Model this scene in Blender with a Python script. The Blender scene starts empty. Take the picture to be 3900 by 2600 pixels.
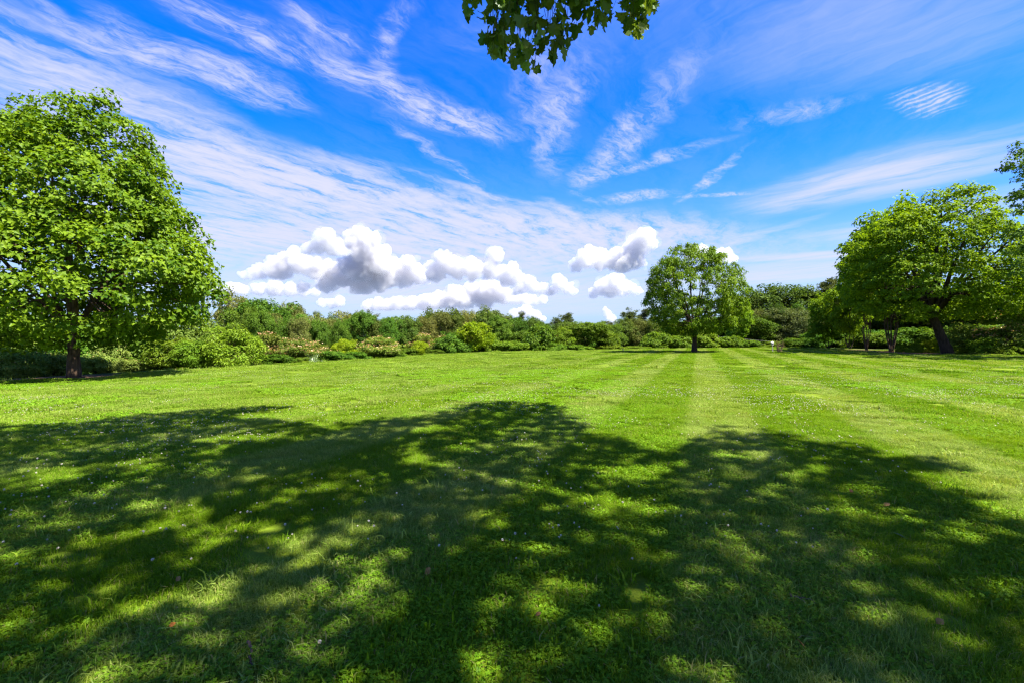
import bpy, math, random, os
import numpy as np
from mathutils import Vector, Matrix, Euler

R = math.radians
sc = bpy.context.scene
COL = sc.collection

# ------------------------------------------------------------------ camera
CAM_H = 1.65
F = 3900 * 16 / 36.0            # focal length in photograph pixels (16 mm lens)
CX, HY = 1950.0, 1290.0         # principal column, horizon row in photograph pixels
cam_d = bpy.data.cameras.new('camera')
cam_d.lens = 16; cam_d.sensor_width = 36; cam_d.clip_start = 0.05; cam_d.clip_end = 60000
cam = bpy.data.objects.new('camera', cam_d); COL.objects.link(cam)
cam.location = (0, 0, CAM_H)
cam.rotation_euler = (R(90) - math.atan(10 / F), 0, 0)
sc.camera = cam

# ------------------------------------------------------------------ light
SUN_EL = R(58)
SUN_AZ = math.atan2(-0.42, 0.907)          # towards the sun: from the right, a little behind the camera
SUN = np.array([math.cos(SUN_EL) * math.cos(SUN_AZ), math.cos(SUN_EL) * math.sin(SUN_AZ), math.sin(SUN_EL)])
sd = bpy.data.lights.new('sun', 'SUN'); sd.energy = 5.0; sd.angle = R(0.53); sd.color = (1.0, 0.94, 0.82)
so = bpy.data.objects.new('sun', sd); COL.objects.link(so)
so.rotation_euler = Vector(SUN).to_track_quat('Z', 'Y').to_euler()
so.location = (0, 0, 60)

sc.render.engine = 'CYCLES'
sc.view_settings.view_transform = 'Standard'
sc.view_settings.look = 'None'
sc.view_settings.gamma = 1
sc.view_settings.use_curve_mapping = False
sc.view_settings.exposure = 2.0
sc.cycles.max_bounces = 12
sc.cycles.volume_bounces = 12
sc.cycles.diffuse_bounces = 3
sc.cycles.transmission_bounces = 4
sc.cycles.transparent_max_bounces = 8
sc.cycles.use_denoising = True
sc.cycles.denoising_prefilter = 'NONE'
sc.cycles.denoising_input_passes = 'RGB_ALBEDO_NORMAL'
sc.cycles.filter_width = 1.3


# ------------------------------------------------------------------ pixels and ground
def sstep(a, b, x):
    t = np.clip((x - a) / (b - a), 0, 1)
    return t * t * (3 - 2 * t)

# edge of the mown lawn in plan (metres)
LAWN = np.array([(-90, -40), (-60, 2), (-36, 14), (-25.2, 22.4), (-19.6, 34.5), (-14.5, 45.5), (-9.7, 56), (-3, 61.5), (2, 64),
                 (18, 71), (30, 74), (43, 73), (45, 62), (46.5, 52), (45, 44.5), (47, 41), (56, 33), (75, 28), (110, 10), (110, -60), (-90, -60)], float)

def in_poly(x, y, poly):
    x = np.asarray(x, float); y = np.asarray(y, float)
    c = np.zeros(x.shape, bool)
    n = len(poly)
    for i in range(n):
        x1, y1 = poly[i]; x2, y2 = poly[(i + 1) % n]
        m = ((y1 > y) != (y2 > y)) & (x < (x2 - x1) * (y - y1) / (y2 - y1 + 1e-12) + x1)
        c ^= m
    return c

def poly_dist(x, y, poly):
    x = np.asarray(x, float); y = np.asarray(y, float)
    d = np.full(x.shape, 1e9)
    n = len(poly)
    for i in range(n):
        a = poly[i]; b = poly[(i + 1) % n]; ab = b - a
        t = np.clip(((x - a[0]) * ab[0] + (y - a[1]) * ab[1]) / (ab @ ab), 0, 1)
        d = np.minimum(d, np.hypot(x - a[0] - t * ab[0], y - a[1] - t * ab[1]))
    return d

def lawn_sd(x, y):
    d = poly_dist(x, y, LAWN)
    return np.where(in_poly(x, y, LAWN), -d, d)

def ground(x, y):
    x = np.asarray(x, float); y = np.asarray(y, float)
    xl = np.maximum(0, -x)
    z = -0.52 * (1 - np.exp(-xl / 15.0)) * sstep(0, 22, y) + 0.25 * sstep(10, 45, x) * sstep(15, 45, y)
    z = z + 0.03 * np.sin(x * 0.21 + 1) * np.sin(y * 0.17) * sstep(6, 20, np.hypot(x, y))
    d = lawn_sd(x, y)
    w = 1 - sstep(12, 36, x) * sstep(0, 30, y)
    z = z - w * 9.5 * sstep(1.0, 48, d) * sstep(-20, 30, y)
    z = z + 9.0 * sstep(160, 420, np.hypot(x, y)) * w
    return z

def gz(x, y):
    return float(ground(np.array([x]), np.array([y]))[0])

def at(px, depth):                # column of the photograph at a depth -> world x
    return (px - CX) / F * depth

def zat(py, depth):
    return CAM_H + (HY - py) / F * depth

def project(x, y, z):
    return CX + x / y * F, HY - (z - CAM_H) / y * F


# ------------------------------------------------------------------ mesh helpers
def mesh_np(name, V, faces_list, mats, attrs=None, midx=None, smooth=False):
    """V (n,3); faces_list: list of int arrays (m,k)"""
    me = bpy.data.meshes.new(name)
    V = np.asarray(V, np.float32)
    loops = np.concatenate([f.reshape(-1) for f in faces_list]).astype(np.int32)
    tot = np.concatenate([np.full(len(f), f.shape[1], np.int32) for f in faces_list])
    start = np.concatenate([[0], np.cumsum(tot)[:-1]]).astype(np.int32)
    me.vertices.add(len(V)); me.vertices.foreach_set('co', V.reshape(-1))
    me.loops.add(len(loops)); me.loops.foreach_set('vertex_index', loops)
    me.polygons.add(len(tot)); me.polygons.foreach_set('loop_start', start); me.polygons.foreach_set('loop_total', tot)
    if midx is not None:
        me.polygons.foreach_set('material_index', np.asarray(midx, np.int32))
    me.polygons.foreach_set('use_smooth', np.full(len(tot), bool(smooth)))
    for k, a in (attrs or {}).items():
        at_ = me.attributes.new(k, 'FLOAT', 'POINT'); at_.data.foreach_set('value', np.asarray(a, np.float32))
    for m in (mats if isinstance(mats, (list, tuple)) else [mats]):
        me.materials.append(m)
    me.update(calc_edges=True)
    return me

class MB:
    """collects tubes, boxes and loose polygons, then builds one mesh"""
    def __init__(s):
        s.V = []; s.F = {}; s.n = 0
    def add(s, V, F):
        V = np.asarray(V, float)
        F = np.asarray(F, int)
        s.V.append(V); s.F.setdefault(F.shape[1], []).append(F + s.n); s.n += len(V)
    def tube(s, pts, rad, sides=7, cap=True, rough=0, rng=None):
        pts = np.asarray(pts, float); rad = np.broadcast_to(np.asarray(rad, float), (len(pts),))
        T = np.gradient(pts, axis=0); T /= np.linalg.norm(T, axis=1, keepdims=True) + 1e-9
        ref = np.array([0.31, 0.95, 0.12]) if abs(T[0] @ np.array([0, 0, 1])) > 0.8 else np.array([0.05, 0.02, 1.0])
        A = np.cross(T, ref); A /= np.linalg.norm(A, axis=1, keepdims=True) + 1e-9
        B = np.cross(T, A)
        th = np.arange(sides) * 2 * math.pi / sides
        rr = rad[:, None] * np.ones((1, sides))
        if rough and rng is not None:
            rr = rr * (1 + rough * rng.normal(0, 1, rr.shape))
        V = pts[:, None] + A[:, None] * (np.cos(th)[None, :, None] * rr[..., None]) + B[:, None] * (np.sin(th)[None, :, None] * rr[..., None])
        V = V.reshape(-1, 3)
        n = len(pts); F = []
        i = np.arange(n - 1)[:, None] * sides; j = np.arange(sides)[None, :]; j2 = (j + 1) % sides
        F = np.stack([i + j, i + j2, i + sides + j2, i + sides + j], -1).reshape(-1, 4)
        s.add(V, F)
    def box(s, c, size, rot=None):
        sx, sy, sz = [q / 2 for q in size]
        V = np.array([(x, y, z) for z in (-sz, sz) for y in (-sy, sy) for x in (-sx, sx)], float)
        if rot is not None:
            V = V @ np.array(rot).T
        s.add(V + np.asarray(c, float), [(0, 2, 3, 1), (4, 5, 7, 6), (0, 1, 5, 4), (2, 6, 7, 3), (0, 4, 6, 2), (1, 3, 7, 5)])
    def mesh(s, name, mat, smooth=False):
        return mesh_np(name, np.concatenate(s.V), [np.concatenate(f) for f in s.F.values()], mat, smooth=smooth)

def obj(name, data, parent=None, **props):
    o = bpy.data.objects.new(name, data); COL.objects.link(o)
    if parent is not None:
        o.parent = parent
    for k, v in props.items():
        o[k] = v
    return o

def thing(name, label, cat, loc, group=None, rz=0, scale=(1, 1, 1)):
    o = bpy.data.objects.new(name, None); COL.objects.link(o)
    o.empty_display_size = 0.3
    o.location = loc; o.rotation_euler = (0, 0, rz); o.scale = scale
    o['label'] = label; o['category'] = cat
    if group:
        o['group'] = group
    return o


# ------------------------------------------------------------------ numpy noise
_T = np.random.default_rng(5).random(65536)
def _h(i, j, k):
    return _T[(i * 73856093 ^ j * 19349663 ^ k * 83492791) & 65535]
def vnoise(P):
    P = np.asarray(P, float); I = np.floor(P).astype(np.int64); f = P - I; f = f * f * f * (f * (f * 6 - 15) + 10)
    x, y, z = I[:, 0], I[:, 1], I[:, 2]; u, v, w = f[:, 0], f[:, 1], f[:, 2]
    def L(a, b, t): return a + (b - a) * t
    return L(L(L(_h(x, y, z), _h(x + 1, y, z), u), L(_h(x, y + 1, z), _h(x + 1, y + 1, z), u), v),
             L(L(_h(x, y, z + 1), _h(x + 1, y, z + 1), u), L(_h(x, y + 1, z + 1), _h(x + 1, y + 1, z + 1), u), v), w)
def fbm(P, o=4):
    s = 0; a = .5; n = 0
    for i in range(o):
        s = s + a * vnoise(P * 2 ** i + i * 17.3); n += a; a *= .5
    return s / n
def noise2(x, y, sc_, seed=0, o=3):
    return fbm(np.stack([np.asarray(x, float) * sc_ + seed * 7.1, np.asarray(y, float) * sc_ + seed * 3.3, np.full(np.shape(x), seed * 1.7)], -1), o)


# ------------------------------------------------------------------ node helpers
class NT:
    def __init__(s, tree):
        s.t = tree; s.n = tree.nodes; s.l = tree.links
    def new(s, typ, ins=None, **props):
        n = s.n.new(typ)
        for k, v in props.items():
            setattr(n, k, v)
        for k, v in (ins or {}).items():
            sock = n.inputs[k]
            if isinstance(v, bpy.types.NodeSocket):
                s.l.new(v, sock)
            else:
                sock.default_value = v
        return n
    def math(s, op, a, b=None, c=None, clamp=False):
        n = s.n.new('ShaderNodeMath'); n.operation = op; n.use_clamp = clamp
        for i, v in enumerate((a, b, c)):
            if v is None: continue
            if isinstance(v, bpy.types.NodeSocket): s.l.new(v, n.inputs[i])
            else: n.inputs[i].default_value = v
        return n.outputs[0]
    def maprange(s, v, a, b, c=0.0, d=1.0, smooth=False):
        n = s.n.new('ShaderNodeMapRange')
        if smooth: n.interpolation_type = 'SMOOTHSTEP'
        s.l.new(v, n.inputs[0])
        for i, q in enumerate((a, b, c, d)): n.inputs[i + 1].default_value = q
        return n.outputs[0]
    def mix(s, f, a, b, blend='MIX'):
        n = s.n.new('ShaderNodeMix'); n.data_type = 'RGBA'; n.blend_type = blend
        for sock, v in ((n.inputs[0], f), (n.inputs[6], a), (n.inputs[7], b)):
            if isinstance(v, bpy.types.NodeSocket): s.l.new(v, sock)
            else: sock.default_value = v if not isinstance(v, tuple) or len(v) == 4 else (*v, 1)
        return n.outputs[2]
    def noise(s, vec, scale, detail=3, rough=.55, dist=0.0, dim='3D'):
        n = s.n.new('ShaderNodeTexNoise'); n.noise_dimensions = dim
        if vec is not None: s.l.new(vec, n.inputs['Vector'])
        n.inputs['Scale'].default_value = scale; n.inputs['Detail'].default_value = detail
        n.inputs['Roughness'].default_value = rough; n.inputs['Distortion'].default_value = dist
        return n.outputs[0]

def new_mat(name):
    m = bpy.data.materials.new(name); m.use_nodes = True
    m.node_tree.nodes.clear()
    return m, NT(m.node_tree)

def leaf_shader(nt, col, trans=0.42, gloss=0.05, rough=0.4, tr_col=None):
    """diffuse + translucent leaf with a faint waxy sheen"""
    d = nt.new('ShaderNodeBsdfDiffuse', {'Color': col})
    if tr_col is None:
        tr_col = nt.mix(1.0, col, (1.25, 1.2, 0.45, 1), 'MULTIPLY')
    t = nt.new('ShaderNodeBsdfTranslucent', {'Color': tr_col})
    m1 = nt.new('ShaderNodeMixShader', {0: trans, 1: d.outputs[0], 2: t.outputs[0]})
    g = nt.new('ShaderNodeBsdfGlossy', {'Color': (0.9, 0.95, 1, 1), 'Roughness': rough})
    m2 = nt.new('ShaderNodeMixShader', {0: gloss, 1: m1.outputs[0], 2: g.outputs[0]})
    out = nt.new('ShaderNodeOutputMaterial', {'Surface': m2.outputs[0]})

def leaf_mat(name, c0, c1, trans=0.42, gloss=0.05, rnd=0.25, rough=0.4):
    c0 = tuple(min(.75, q * 1.3) for q in c0); c1 = tuple(min(.75, q * 1.3) for q in c1)
    m, nt = new_mat(name)
    a = nt.new('ShaderNodeAttribute', attribute_name='v')
    col = nt.mix(a.outputs['Fac'], (*c0, 1), (*c1, 1))
    oi = nt.new('ShaderNodeObjectInfo')
    val = nt.maprange(oi.outputs['Random'], 0, 1, 1 - rnd, 1 + rnd)
    hue = nt.maprange(nt.math('FRACT', nt.math('MULTIPLY', oi.outputs['Random'], 7.31)), 0, 1, 0.5 - 0.02 * rnd / .25, 0.5 + 0.02 * rnd / .25)
    hs = nt.new('ShaderNodeHueSaturation', {'Hue': hue, 'Value': val, 'Color': col})
    leaf_shader(nt, hs.outputs[0], trans, gloss, rough)
    return m

def bark_mat(name, c0, c1, scale=6, stretch=(1, 1, 0.22)):
    m, nt = new_mat(name)
    tc = nt.new('ShaderNodeTexCoord')
    mp = nt.new('ShaderNodeMapping', {'Vector': tc.outputs['Object'], 'Scale': stretch})
    n = nt.noise(mp.outputs[0], scale, 6, .65)
    f = nt.maprange(n, .35, .65)
    col = nt.mix(f, (*c0, 1), (*c1, 1))
    b = nt.new('ShaderNodeBump', {'Height': n, 'Strength': 0.8, 'Distance': 0.05})
    p = nt.new('ShaderNodeBsdfPrincipled', {'Base Color': col, 'Roughness': 0.9, 'Normal': b.outputs[0], 'Specular IOR Level': 0.15})
    nt.new('ShaderNodeOutputMaterial', {'Surface': p.outputs[0]})
    return m

def plain_mat(name, c0, c1, scale=20, rough=0.8):
    m, nt = new_mat(name)
    tc = nt.new('ShaderNodeTexCoord')
    n = nt.noise(tc.outputs['Object'], scale, 5, .6)
    col = nt.mix(nt.maprange(n, .3, .7), (*c0, 1), (*c1, 1))
    p = nt.new('ShaderNodeBsdfPrincipled', {'Base Color': col, 'Roughness': rough, 'Specular IOR Level': 0.25})
    nt.new('ShaderNodeOutputMaterial', {'Surface': p.outputs[0]})
    return m


# ------------------------------------------------------------------ sky
EXPO = 2 ** sc.view_settings.exposure
SKY_STRENGTH = 0.098
world = bpy.data.worlds.new('World'); sc.world = world
world.use_nodes = True
world.cycles.sampling_method = 'MANUAL'; world.cycles.sample_map_resolution = 256
wn = world.node_tree; wn.nodes.clear(); W = NT(wn)

def build_sky():
    sky = W.new('ShaderNodeTexSky', sky_type='NISHITA')
    sky.sun_disc = False
    sky.sun_elevation = SUN_EL
    sky.sun_rotation = math.pi / 2 - SUN_AZ
    sky.altitude = 300; sky.air_density = 1.0; sky.dust_density = 0.35; sky.ozone_density = 3.2
    tc = W.new('ShaderNodeTexCoord')
    g = tc.outputs['Generated']
    sep = W.new('ShaderNodeSeparateXYZ', {0: g})
    zc = W.math('MAXIMUM', sep.outputs[2], 0.035)
    P = W.new('ShaderNodeCombineXYZ', {0: W.math('DIVIDE', sep.outputs[0], zc), 1: W.math('DIVIDE', sep.outputs[1], zc), 2: 1.0}).outputs[0]
    # soft bending of the cloud layer's own coordinates
    wob = W.new('ShaderNodeTexNoise', {'Vector': P, 'Scale': 1.1, 'Detail': 3.0, 'Roughness': .5})
    off = W.new('ShaderNodeVectorMath', {0: wob.outputs[1], 1: (.5, .5, .5)}, operation='SUBTRACT')
    off = W.new('ShaderNodeVectorMath', {0: off.outputs[0], 1: (.34, .34, 0)}, operation='MULTIPLY')
    PW = W.new('ShaderNodeVectorMath', {0: P, 1: off.outputs[0]}, operation='ADD').outputs[0]
    wob2 = W.new('ShaderNodeTexNoise', {'Vector': P, 'Scale': 5.0, 'Detail': 3.0, 'Roughness': .6})
    off2 = W.new('ShaderNodeVectorMath', {0: wob2.outputs[1], 1: (.5, .5, .5)}, operation='SUBTRACT')
    off2 = W.new('ShaderNodeVectorMath', {0: off2.outputs[0], 1: (.14, .14, 0)}, operation='MULTIPLY')
    PW = W.new('ShaderNodeVectorMath', {0: PW, 1: off2.outputs[0]}, operation='ADD').outputs[0]

    def pp(px, py):
        z = (HY - py) / F
        return np.array([(px - CX) / F / z, 1 / z])
    def streak(a, b, w, amp):
        a = pp(*a); b = pp(*b); c = (a + b) / 2; d = b - a; L = np.linalg.norm(d)
        u = d / L; n = np.array([-u[1], u[0]]); la = max(L * 0.62, .02)
        du = W.new('ShaderNodeVectorMath', {0: PW, 1: (u[0] / la, u[1] / la, -(u @ c) / la)}, operation='DOT_PRODUCT').outputs['Value']
        dv = W.new('ShaderNodeVectorMath', {0: PW, 1: (n[0] / w, n[1] / w, -(n @ c) / w)}, operation='DOT_PRODUCT').outputs['Value']
        q = W.math('MULTIPLY_ADD', du, du, W.math('MULTIPLY', dv, dv))
        h = W.math('MULTIPLY_ADD', q, -0.36, 1.0, clamp=True)           # compact bell: (1 - 0.36 q)^2
        return W.math('MULTIPLY', W.math('MULTIPLY', h, h), amp)
    def total(lst):
        s = None
        for q in lst:
            s = q if s is None else W.math('ADD', s, q)
        return s
    def fibre(direction, s_along, s_across, detail=5, dist=0.0, rough=.62):
        u = np.array(direction) / np.linalg.norm(direction)
        fu = W.new('ShaderNodeVectorMath', {0: PW, 1: (u[0] * s_along, u[1] * s_along, 0)}, operation='DOT_PRODUCT').outputs['Value']
        fv = W.new('ShaderNodeVectorMath', {0: PW, 1: (-u[1] * s_across, u[0] * s_across, 0)}, operation='DOT_PRODUCT').outputs['Value']
        m2 = W.new('ShaderNodeCombineXYZ', {0: fu, 1: fv})
        return W.noise(m2.outputs[0], 1.0, detail, rough, dist, '2D')

    fl = fibre((.5, .87), 1.7, 5.8, 7, 0, .70)
    fr = fibre((.62, -.78), 0.9, 5.0)
    fine = fibre((.62, .78), 9.0, 22.0, 4, 0, .72)
    # the broad veil on the left and low down
    veil = [streak((-150, 60), (430, 440), .22, .62), streak((330, 300), (1000, 690), .26, .85), streak((500, 640), (1350, 800), .5, 1.05),
            streak((1050, 690), (1950, 840), .42, .9), streak((850, 880), (2300, 905), .8, .95), streak((500, 930), (1900, 960), 1.3, .9), streak((-300, 620), (700, 900), .8, .8), streak((1500, 1000), (2700, 960), 1.2, .55), streak((700, 560), (1500, 740), .3, .75),
            streak((2000, 870), (2600, 900), .5, .75), streak((-200, 260), (250, 520), .22, .6),
            streak((1700, 690), (2010, 770), .05, .55), streak((2090, 770), (2175, 830), .06, .6), streak((1250, 600), (1560, 650), .07, .30)]
    wisps = [streak((740, 20), (1090, 235), .085, .75), streak((1130, 190), (1750, 480), .1, .62), streak((1180, 40), (1420, 170), .075, .6),
             streak((1590, 0), (1525, 300), .045, .42), streak((480, 110), (620, 280), .09, .5), streak((700, 250), (1080, 400), .14, .62),
             streak((1620, 450), (1900, 500), .1, .5), streak((1580, 530), (1800, 690), .045, .5), streak((200, 60), (430, 240), .06, .35),
             streak((2030, 290), (2110, 620), .09, .30), streak((2200, 300), (2080, 520), .07, .30), streak((2520, 370), (2250, 670), .10, .50),
             streak((2300, 660), (2620, 560), .07, .5), streak((2320, 760), (2520, 745), .12, .65), streak((2770, 615), (2630, 750), .035, .62),
             streak((2630, 755), (2840, 742), .04, .55), streak((2200, 735), (2260, 775), .03, .5), streak((2850, 450), (3150, 400), .1, .28),
             streak((1900, 120), (2300, 260), .2, .06)]
    right = [streak((3000, 760), (3900, 560), .40, .75), streak((3100, 690), (3700, 600), .12, .35), streak((2950, 800), (3200, 700), .12, .4),
             streak((2700, 960), (3000, 860), .10, .5), streak((2700, 0), (3900, 120), .35, .22), streak((3200, 900), (4200, 700), .4, .55)]
    low = [streak((800, 1095), (2500, 1090), 3.2, .75), streak((1200, 1170), (2400, 1175), 5.0, .55), streak((2900, 985), (3400, 960), .26, 1.0), streak((2700, 1060), (3300, 1040), .8, .75), streak((3000, 1010), (3700, 1000), .4, .6)]
    v = W.math('MULTIPLY', total(veil), W.maprange(fl, .34, .64, .08, 1.2))
    v = W.math('MULTIPLY', v, W.maprange(fine, .3, .7, .72, 1.22))
    wsp = W.math('MULTIPLY', total(wisps), W.math('MULTIPLY', W.maprange(fl, .38, .62, .15, 1.25), W.maprange(fine, .34, .66, .3, 1.5)))
    rt = W.math('MULTIPLY', total(right), W.maprange(fr, .33, .66, .25, 1.25))
    lw = W.math('MULTIPLY', total(low), W.maprange(fr, .3, .55, .4, 1.1))
    # rippled patch high on the right
    rip_m = streak((3440, 420), (3620, 350), .17, .95)
    rp = W.new('ShaderNodeMapping', {'Vector': PW, 'Rotation': (0, 0, -math.atan2(*(pp(3640, 330) - pp(3440, 410))[::-1]))})
    wv = W.new('ShaderNodeTexWave', {'Vector': rp.outputs[0], 'Scale': 6.2, 'Distortion': 3.6, 'Detail': 3.0, 'Detail Scale': 2.2}, bands_direction='Y')
    rip = W.math('MULTIPLY', W.math('MULTIPLY', rip_m, W.maprange(fine, .3, .65, .25, 1.3)), W.maprange(wv.outputs['Fac'], .3, .95, .22, 1.0))
    # streaky cirrus elsewhere; thickened unseen behind the camera to whiten the fill light
    gen = W.math('MULTIPLY', W.maprange(W.noise(P, .55, 2, .5), .42, .62, 0, 1.3), W.maprange(fl, .36, .62, .15, 1))
    behind = W.maprange(sep.outputs[1], -.1, .35, 1, 0)
    gen = W.math('MULTIPLY', gen, W.math('ADD', W.math('MULTIPLY', behind, 1.1), .03))
    dens = total([v, wsp, rt, lw, rip, gen])
    # whitish air low above the horizon
    haze = W.maprange(sep.outputs[2], -0.02, 0.42, .97, 0.0, True)
    k = sky.outputs[0]
    hs = W.new('ShaderNodeHueSaturation', {'Hue': 0.524, 'Saturation': 1.62, 'Value': 1.0, 'Color': k})
    pale = (0.43 / EXPO / SKY_STRENGTH, 0.61 / EXPO / SKY_STRENGTH, 0.93 / EXPO / SKY_STRENGTH, 1)
    white = (0.80 / EXPO / SKY_STRENGTH, 0.81 / EXPO / SKY_STRENGTH, 0.99 / EXPO / SKY_STRENGTH, 1)
    base = W.mix(haze, hs.outputs[0], pale)
    dcl = W.math('MULTIPLY', W.math('SUBTRACT', 1.0, W.math('POWER', 2.718, W.math('MULTIPLY', dens, -1.55))), .98, clamp=True)
    colr = W.mix(dcl, base, white)
    bg = W.new('ShaderNodeBackground', {'Color': colr, 'Strength': SKY_STRENGTH})
    W.new('ShaderNodeOutputWorld', {'Surface': bg.outputs[0]})
build_sky()


# ------------------------------------------------------------------ ground
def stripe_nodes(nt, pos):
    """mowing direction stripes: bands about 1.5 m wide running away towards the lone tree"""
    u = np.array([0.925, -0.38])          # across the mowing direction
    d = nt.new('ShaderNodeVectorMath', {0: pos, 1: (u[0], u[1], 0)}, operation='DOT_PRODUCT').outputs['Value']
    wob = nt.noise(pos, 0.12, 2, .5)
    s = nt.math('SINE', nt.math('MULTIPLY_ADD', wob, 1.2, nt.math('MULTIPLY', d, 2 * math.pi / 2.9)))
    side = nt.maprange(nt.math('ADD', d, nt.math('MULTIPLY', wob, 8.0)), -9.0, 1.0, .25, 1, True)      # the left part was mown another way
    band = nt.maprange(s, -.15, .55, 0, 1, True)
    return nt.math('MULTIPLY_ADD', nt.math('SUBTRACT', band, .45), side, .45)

def ground_material():
    m, nt = new_mat('ground_soil_and_grass')
    geo = nt.new('ShaderNodeNewGeometry')
    a = nt.new('ShaderNodeAttribute', attribute_name='lawn')
    b = nt.new('ShaderNodeAttribute', attribute_name='bare')
    n1 = nt.noise(geo.outputs['Position'], 0.35, 4, .6)
    n2 = nt.noise(geo.outputs['Position'], 9.0, 4, .7)
    green = nt.mix(nt.maprange(n1, .35, .65), (.085, .135, .006, 1), (.145, .20, .012, 1))
    green = nt.mix(nt.maprange(n2, .35, .7, 0, .55), green, (.05, .075, .012, 1))
    wild = nt.mix(nt.maprange(n2, .3, .7), (.018, .035, .008, 1), (.05, .08, .015, 1))
    col = nt.mix(a.outputs['Fac'], wild, green)
    soil = nt.mix(nt.maprange(n2, .3, .7), (.075, .045, .025, 1), (.17, .11, .065, 1))
    col = nt.mix(b.outputs['Fac'], col, soil)
    bp = nt.new('ShaderNodeBump', {'Height': n2, 'Strength': .6, 'Distance': .05})
    p = nt.new('ShaderNodeBsdfPrincipled', {'Base Color': col, 'Roughness': 1.0, 'Specular IOR Level': .05, 'Normal': bp.outputs[0]})
    nt.new('ShaderNodeOutputMaterial', {'Surface': p.outputs[0]})
    return m

# bare earth under the big trees: (x, y, radius)
TREE_L = (at(280, 25.0), 25.0)
TREE_R = (at(3612, 44.0), 44.0)
BARE = [(TREE_L[0], TREE_L[1], 2.0), (TREE_R[0] - 2.0, TREE_R[1] + 0.6, 3.6), (at(3400, 50.5), 50.5, 3.5), (at(3280, 58), 58, 3.0)]

def bare_at(x, y):
    v = np.zeros(np.shape(x))
    for bx, by, r in BARE:
        n = noise2(x, y, 0.9, 3)
        v = np.maximum(v, 1 - sstep(0.55, 1.1, np.hypot((x - bx) / 1.6, y - by) / r + (n - .5) * .8))
    return v

def build_ground():
    t = np.linspace(-1, 1, 321)
    ax = np.sign(t) * (np.abs(t) * 55 + 3500 * np.abs(t) ** 7)
    X, Y = np.meshgrid(ax, ax + 25 * (1 - np.abs(t) ** 3))
    x = X.ravel(); y = Y.ravel(); z = ground(x, y)
    n = len(t)
    i = np.arange(n - 1)[:, None] * n + np.arange(n - 1)[None]
    F_ = np.stack([i, i + 1, i + n + 1, i + n], -1).reshape(-1, 4)
    lawn = 1 - sstep(-.3, 1.2, lawn_sd(x, y) + (noise2(x, y, .8, 2) - .5) * 1.2)
    me = mesh_np('ground', np.stack([x, y, z], 1), [F_], ground_material(), {'lawn': lawn, 'bare': bare_at(x, y)}, smooth=True)
    o = obj('ground', me, kind='structure', label='mown grassy field sloping gently down to the left', category='ground')
build_ground()


# ------------------------------------------------------------------ grass
def blade_material(name, kind):
    m, nt = new_mat(name)
    geo = nt.new('ShaderNodeNewGeometry'); pos = geo.outputs['Position']
    v = nt.new('ShaderNodeAttribute', attribute_name='v').outputs['Fac']
    big = nt.noise(pos, 0.22, 3, .55)
    mid = nt.noise(pos, 1.3, 3, .6)
    if kind == 'clover':
        c = nt.mix(v, (.072, .180, .003, 1), (.170, .315, .011, 1))
        c = nt.mix(nt.maprange(big, .4, .65, 0, .35), c, (.13, .19, .02, 1))
        leaf_shader(nt, c, .35, .006, .5)
        return m
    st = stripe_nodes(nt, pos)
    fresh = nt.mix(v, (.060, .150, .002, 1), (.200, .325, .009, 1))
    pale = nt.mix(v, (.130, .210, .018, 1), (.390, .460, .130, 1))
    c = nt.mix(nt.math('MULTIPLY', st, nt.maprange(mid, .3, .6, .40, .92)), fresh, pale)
    dry = nt.mix(v, (.17, .135, .045, 1), (.30, .25, .10, 1))
    dm = nt.math('MULTIPLY', nt.maprange(mid, .55, .78, 0, .55), nt.maprange(v, .35, .75, 0, 1))
    c = nt.mix(dm, c, dry)
    c = nt.mix(nt.maprange(big, .42, .66, 0, .45), c, nt.mix(v, (.125, .220, .003, 1), (.235, .32, .008, 1)))
    # straw at the very base and a few dead blades
    c = nt.mix(nt.maprange(v, .93, .96, 0, .8), c, (.30, .23, .11, 1))
    leaf_shader(nt, c, .38, .006, .45)
    return m

M_BLADE = blade_material('grass_blades', 'grass')
M_CLOVER = blade_material('clover_leaves', 'clover')

def petal_mat():
    m, nt = new_mat('clover_blossom')
    v = nt.new('ShaderNodeAttribute', attribute_name='v').outputs['Fac']
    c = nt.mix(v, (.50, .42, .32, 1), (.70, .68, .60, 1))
    leaf_shader(nt, c, .3, .02, .5, tr_col=c)
    return m
M_PETAL = petal_mat()

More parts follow.
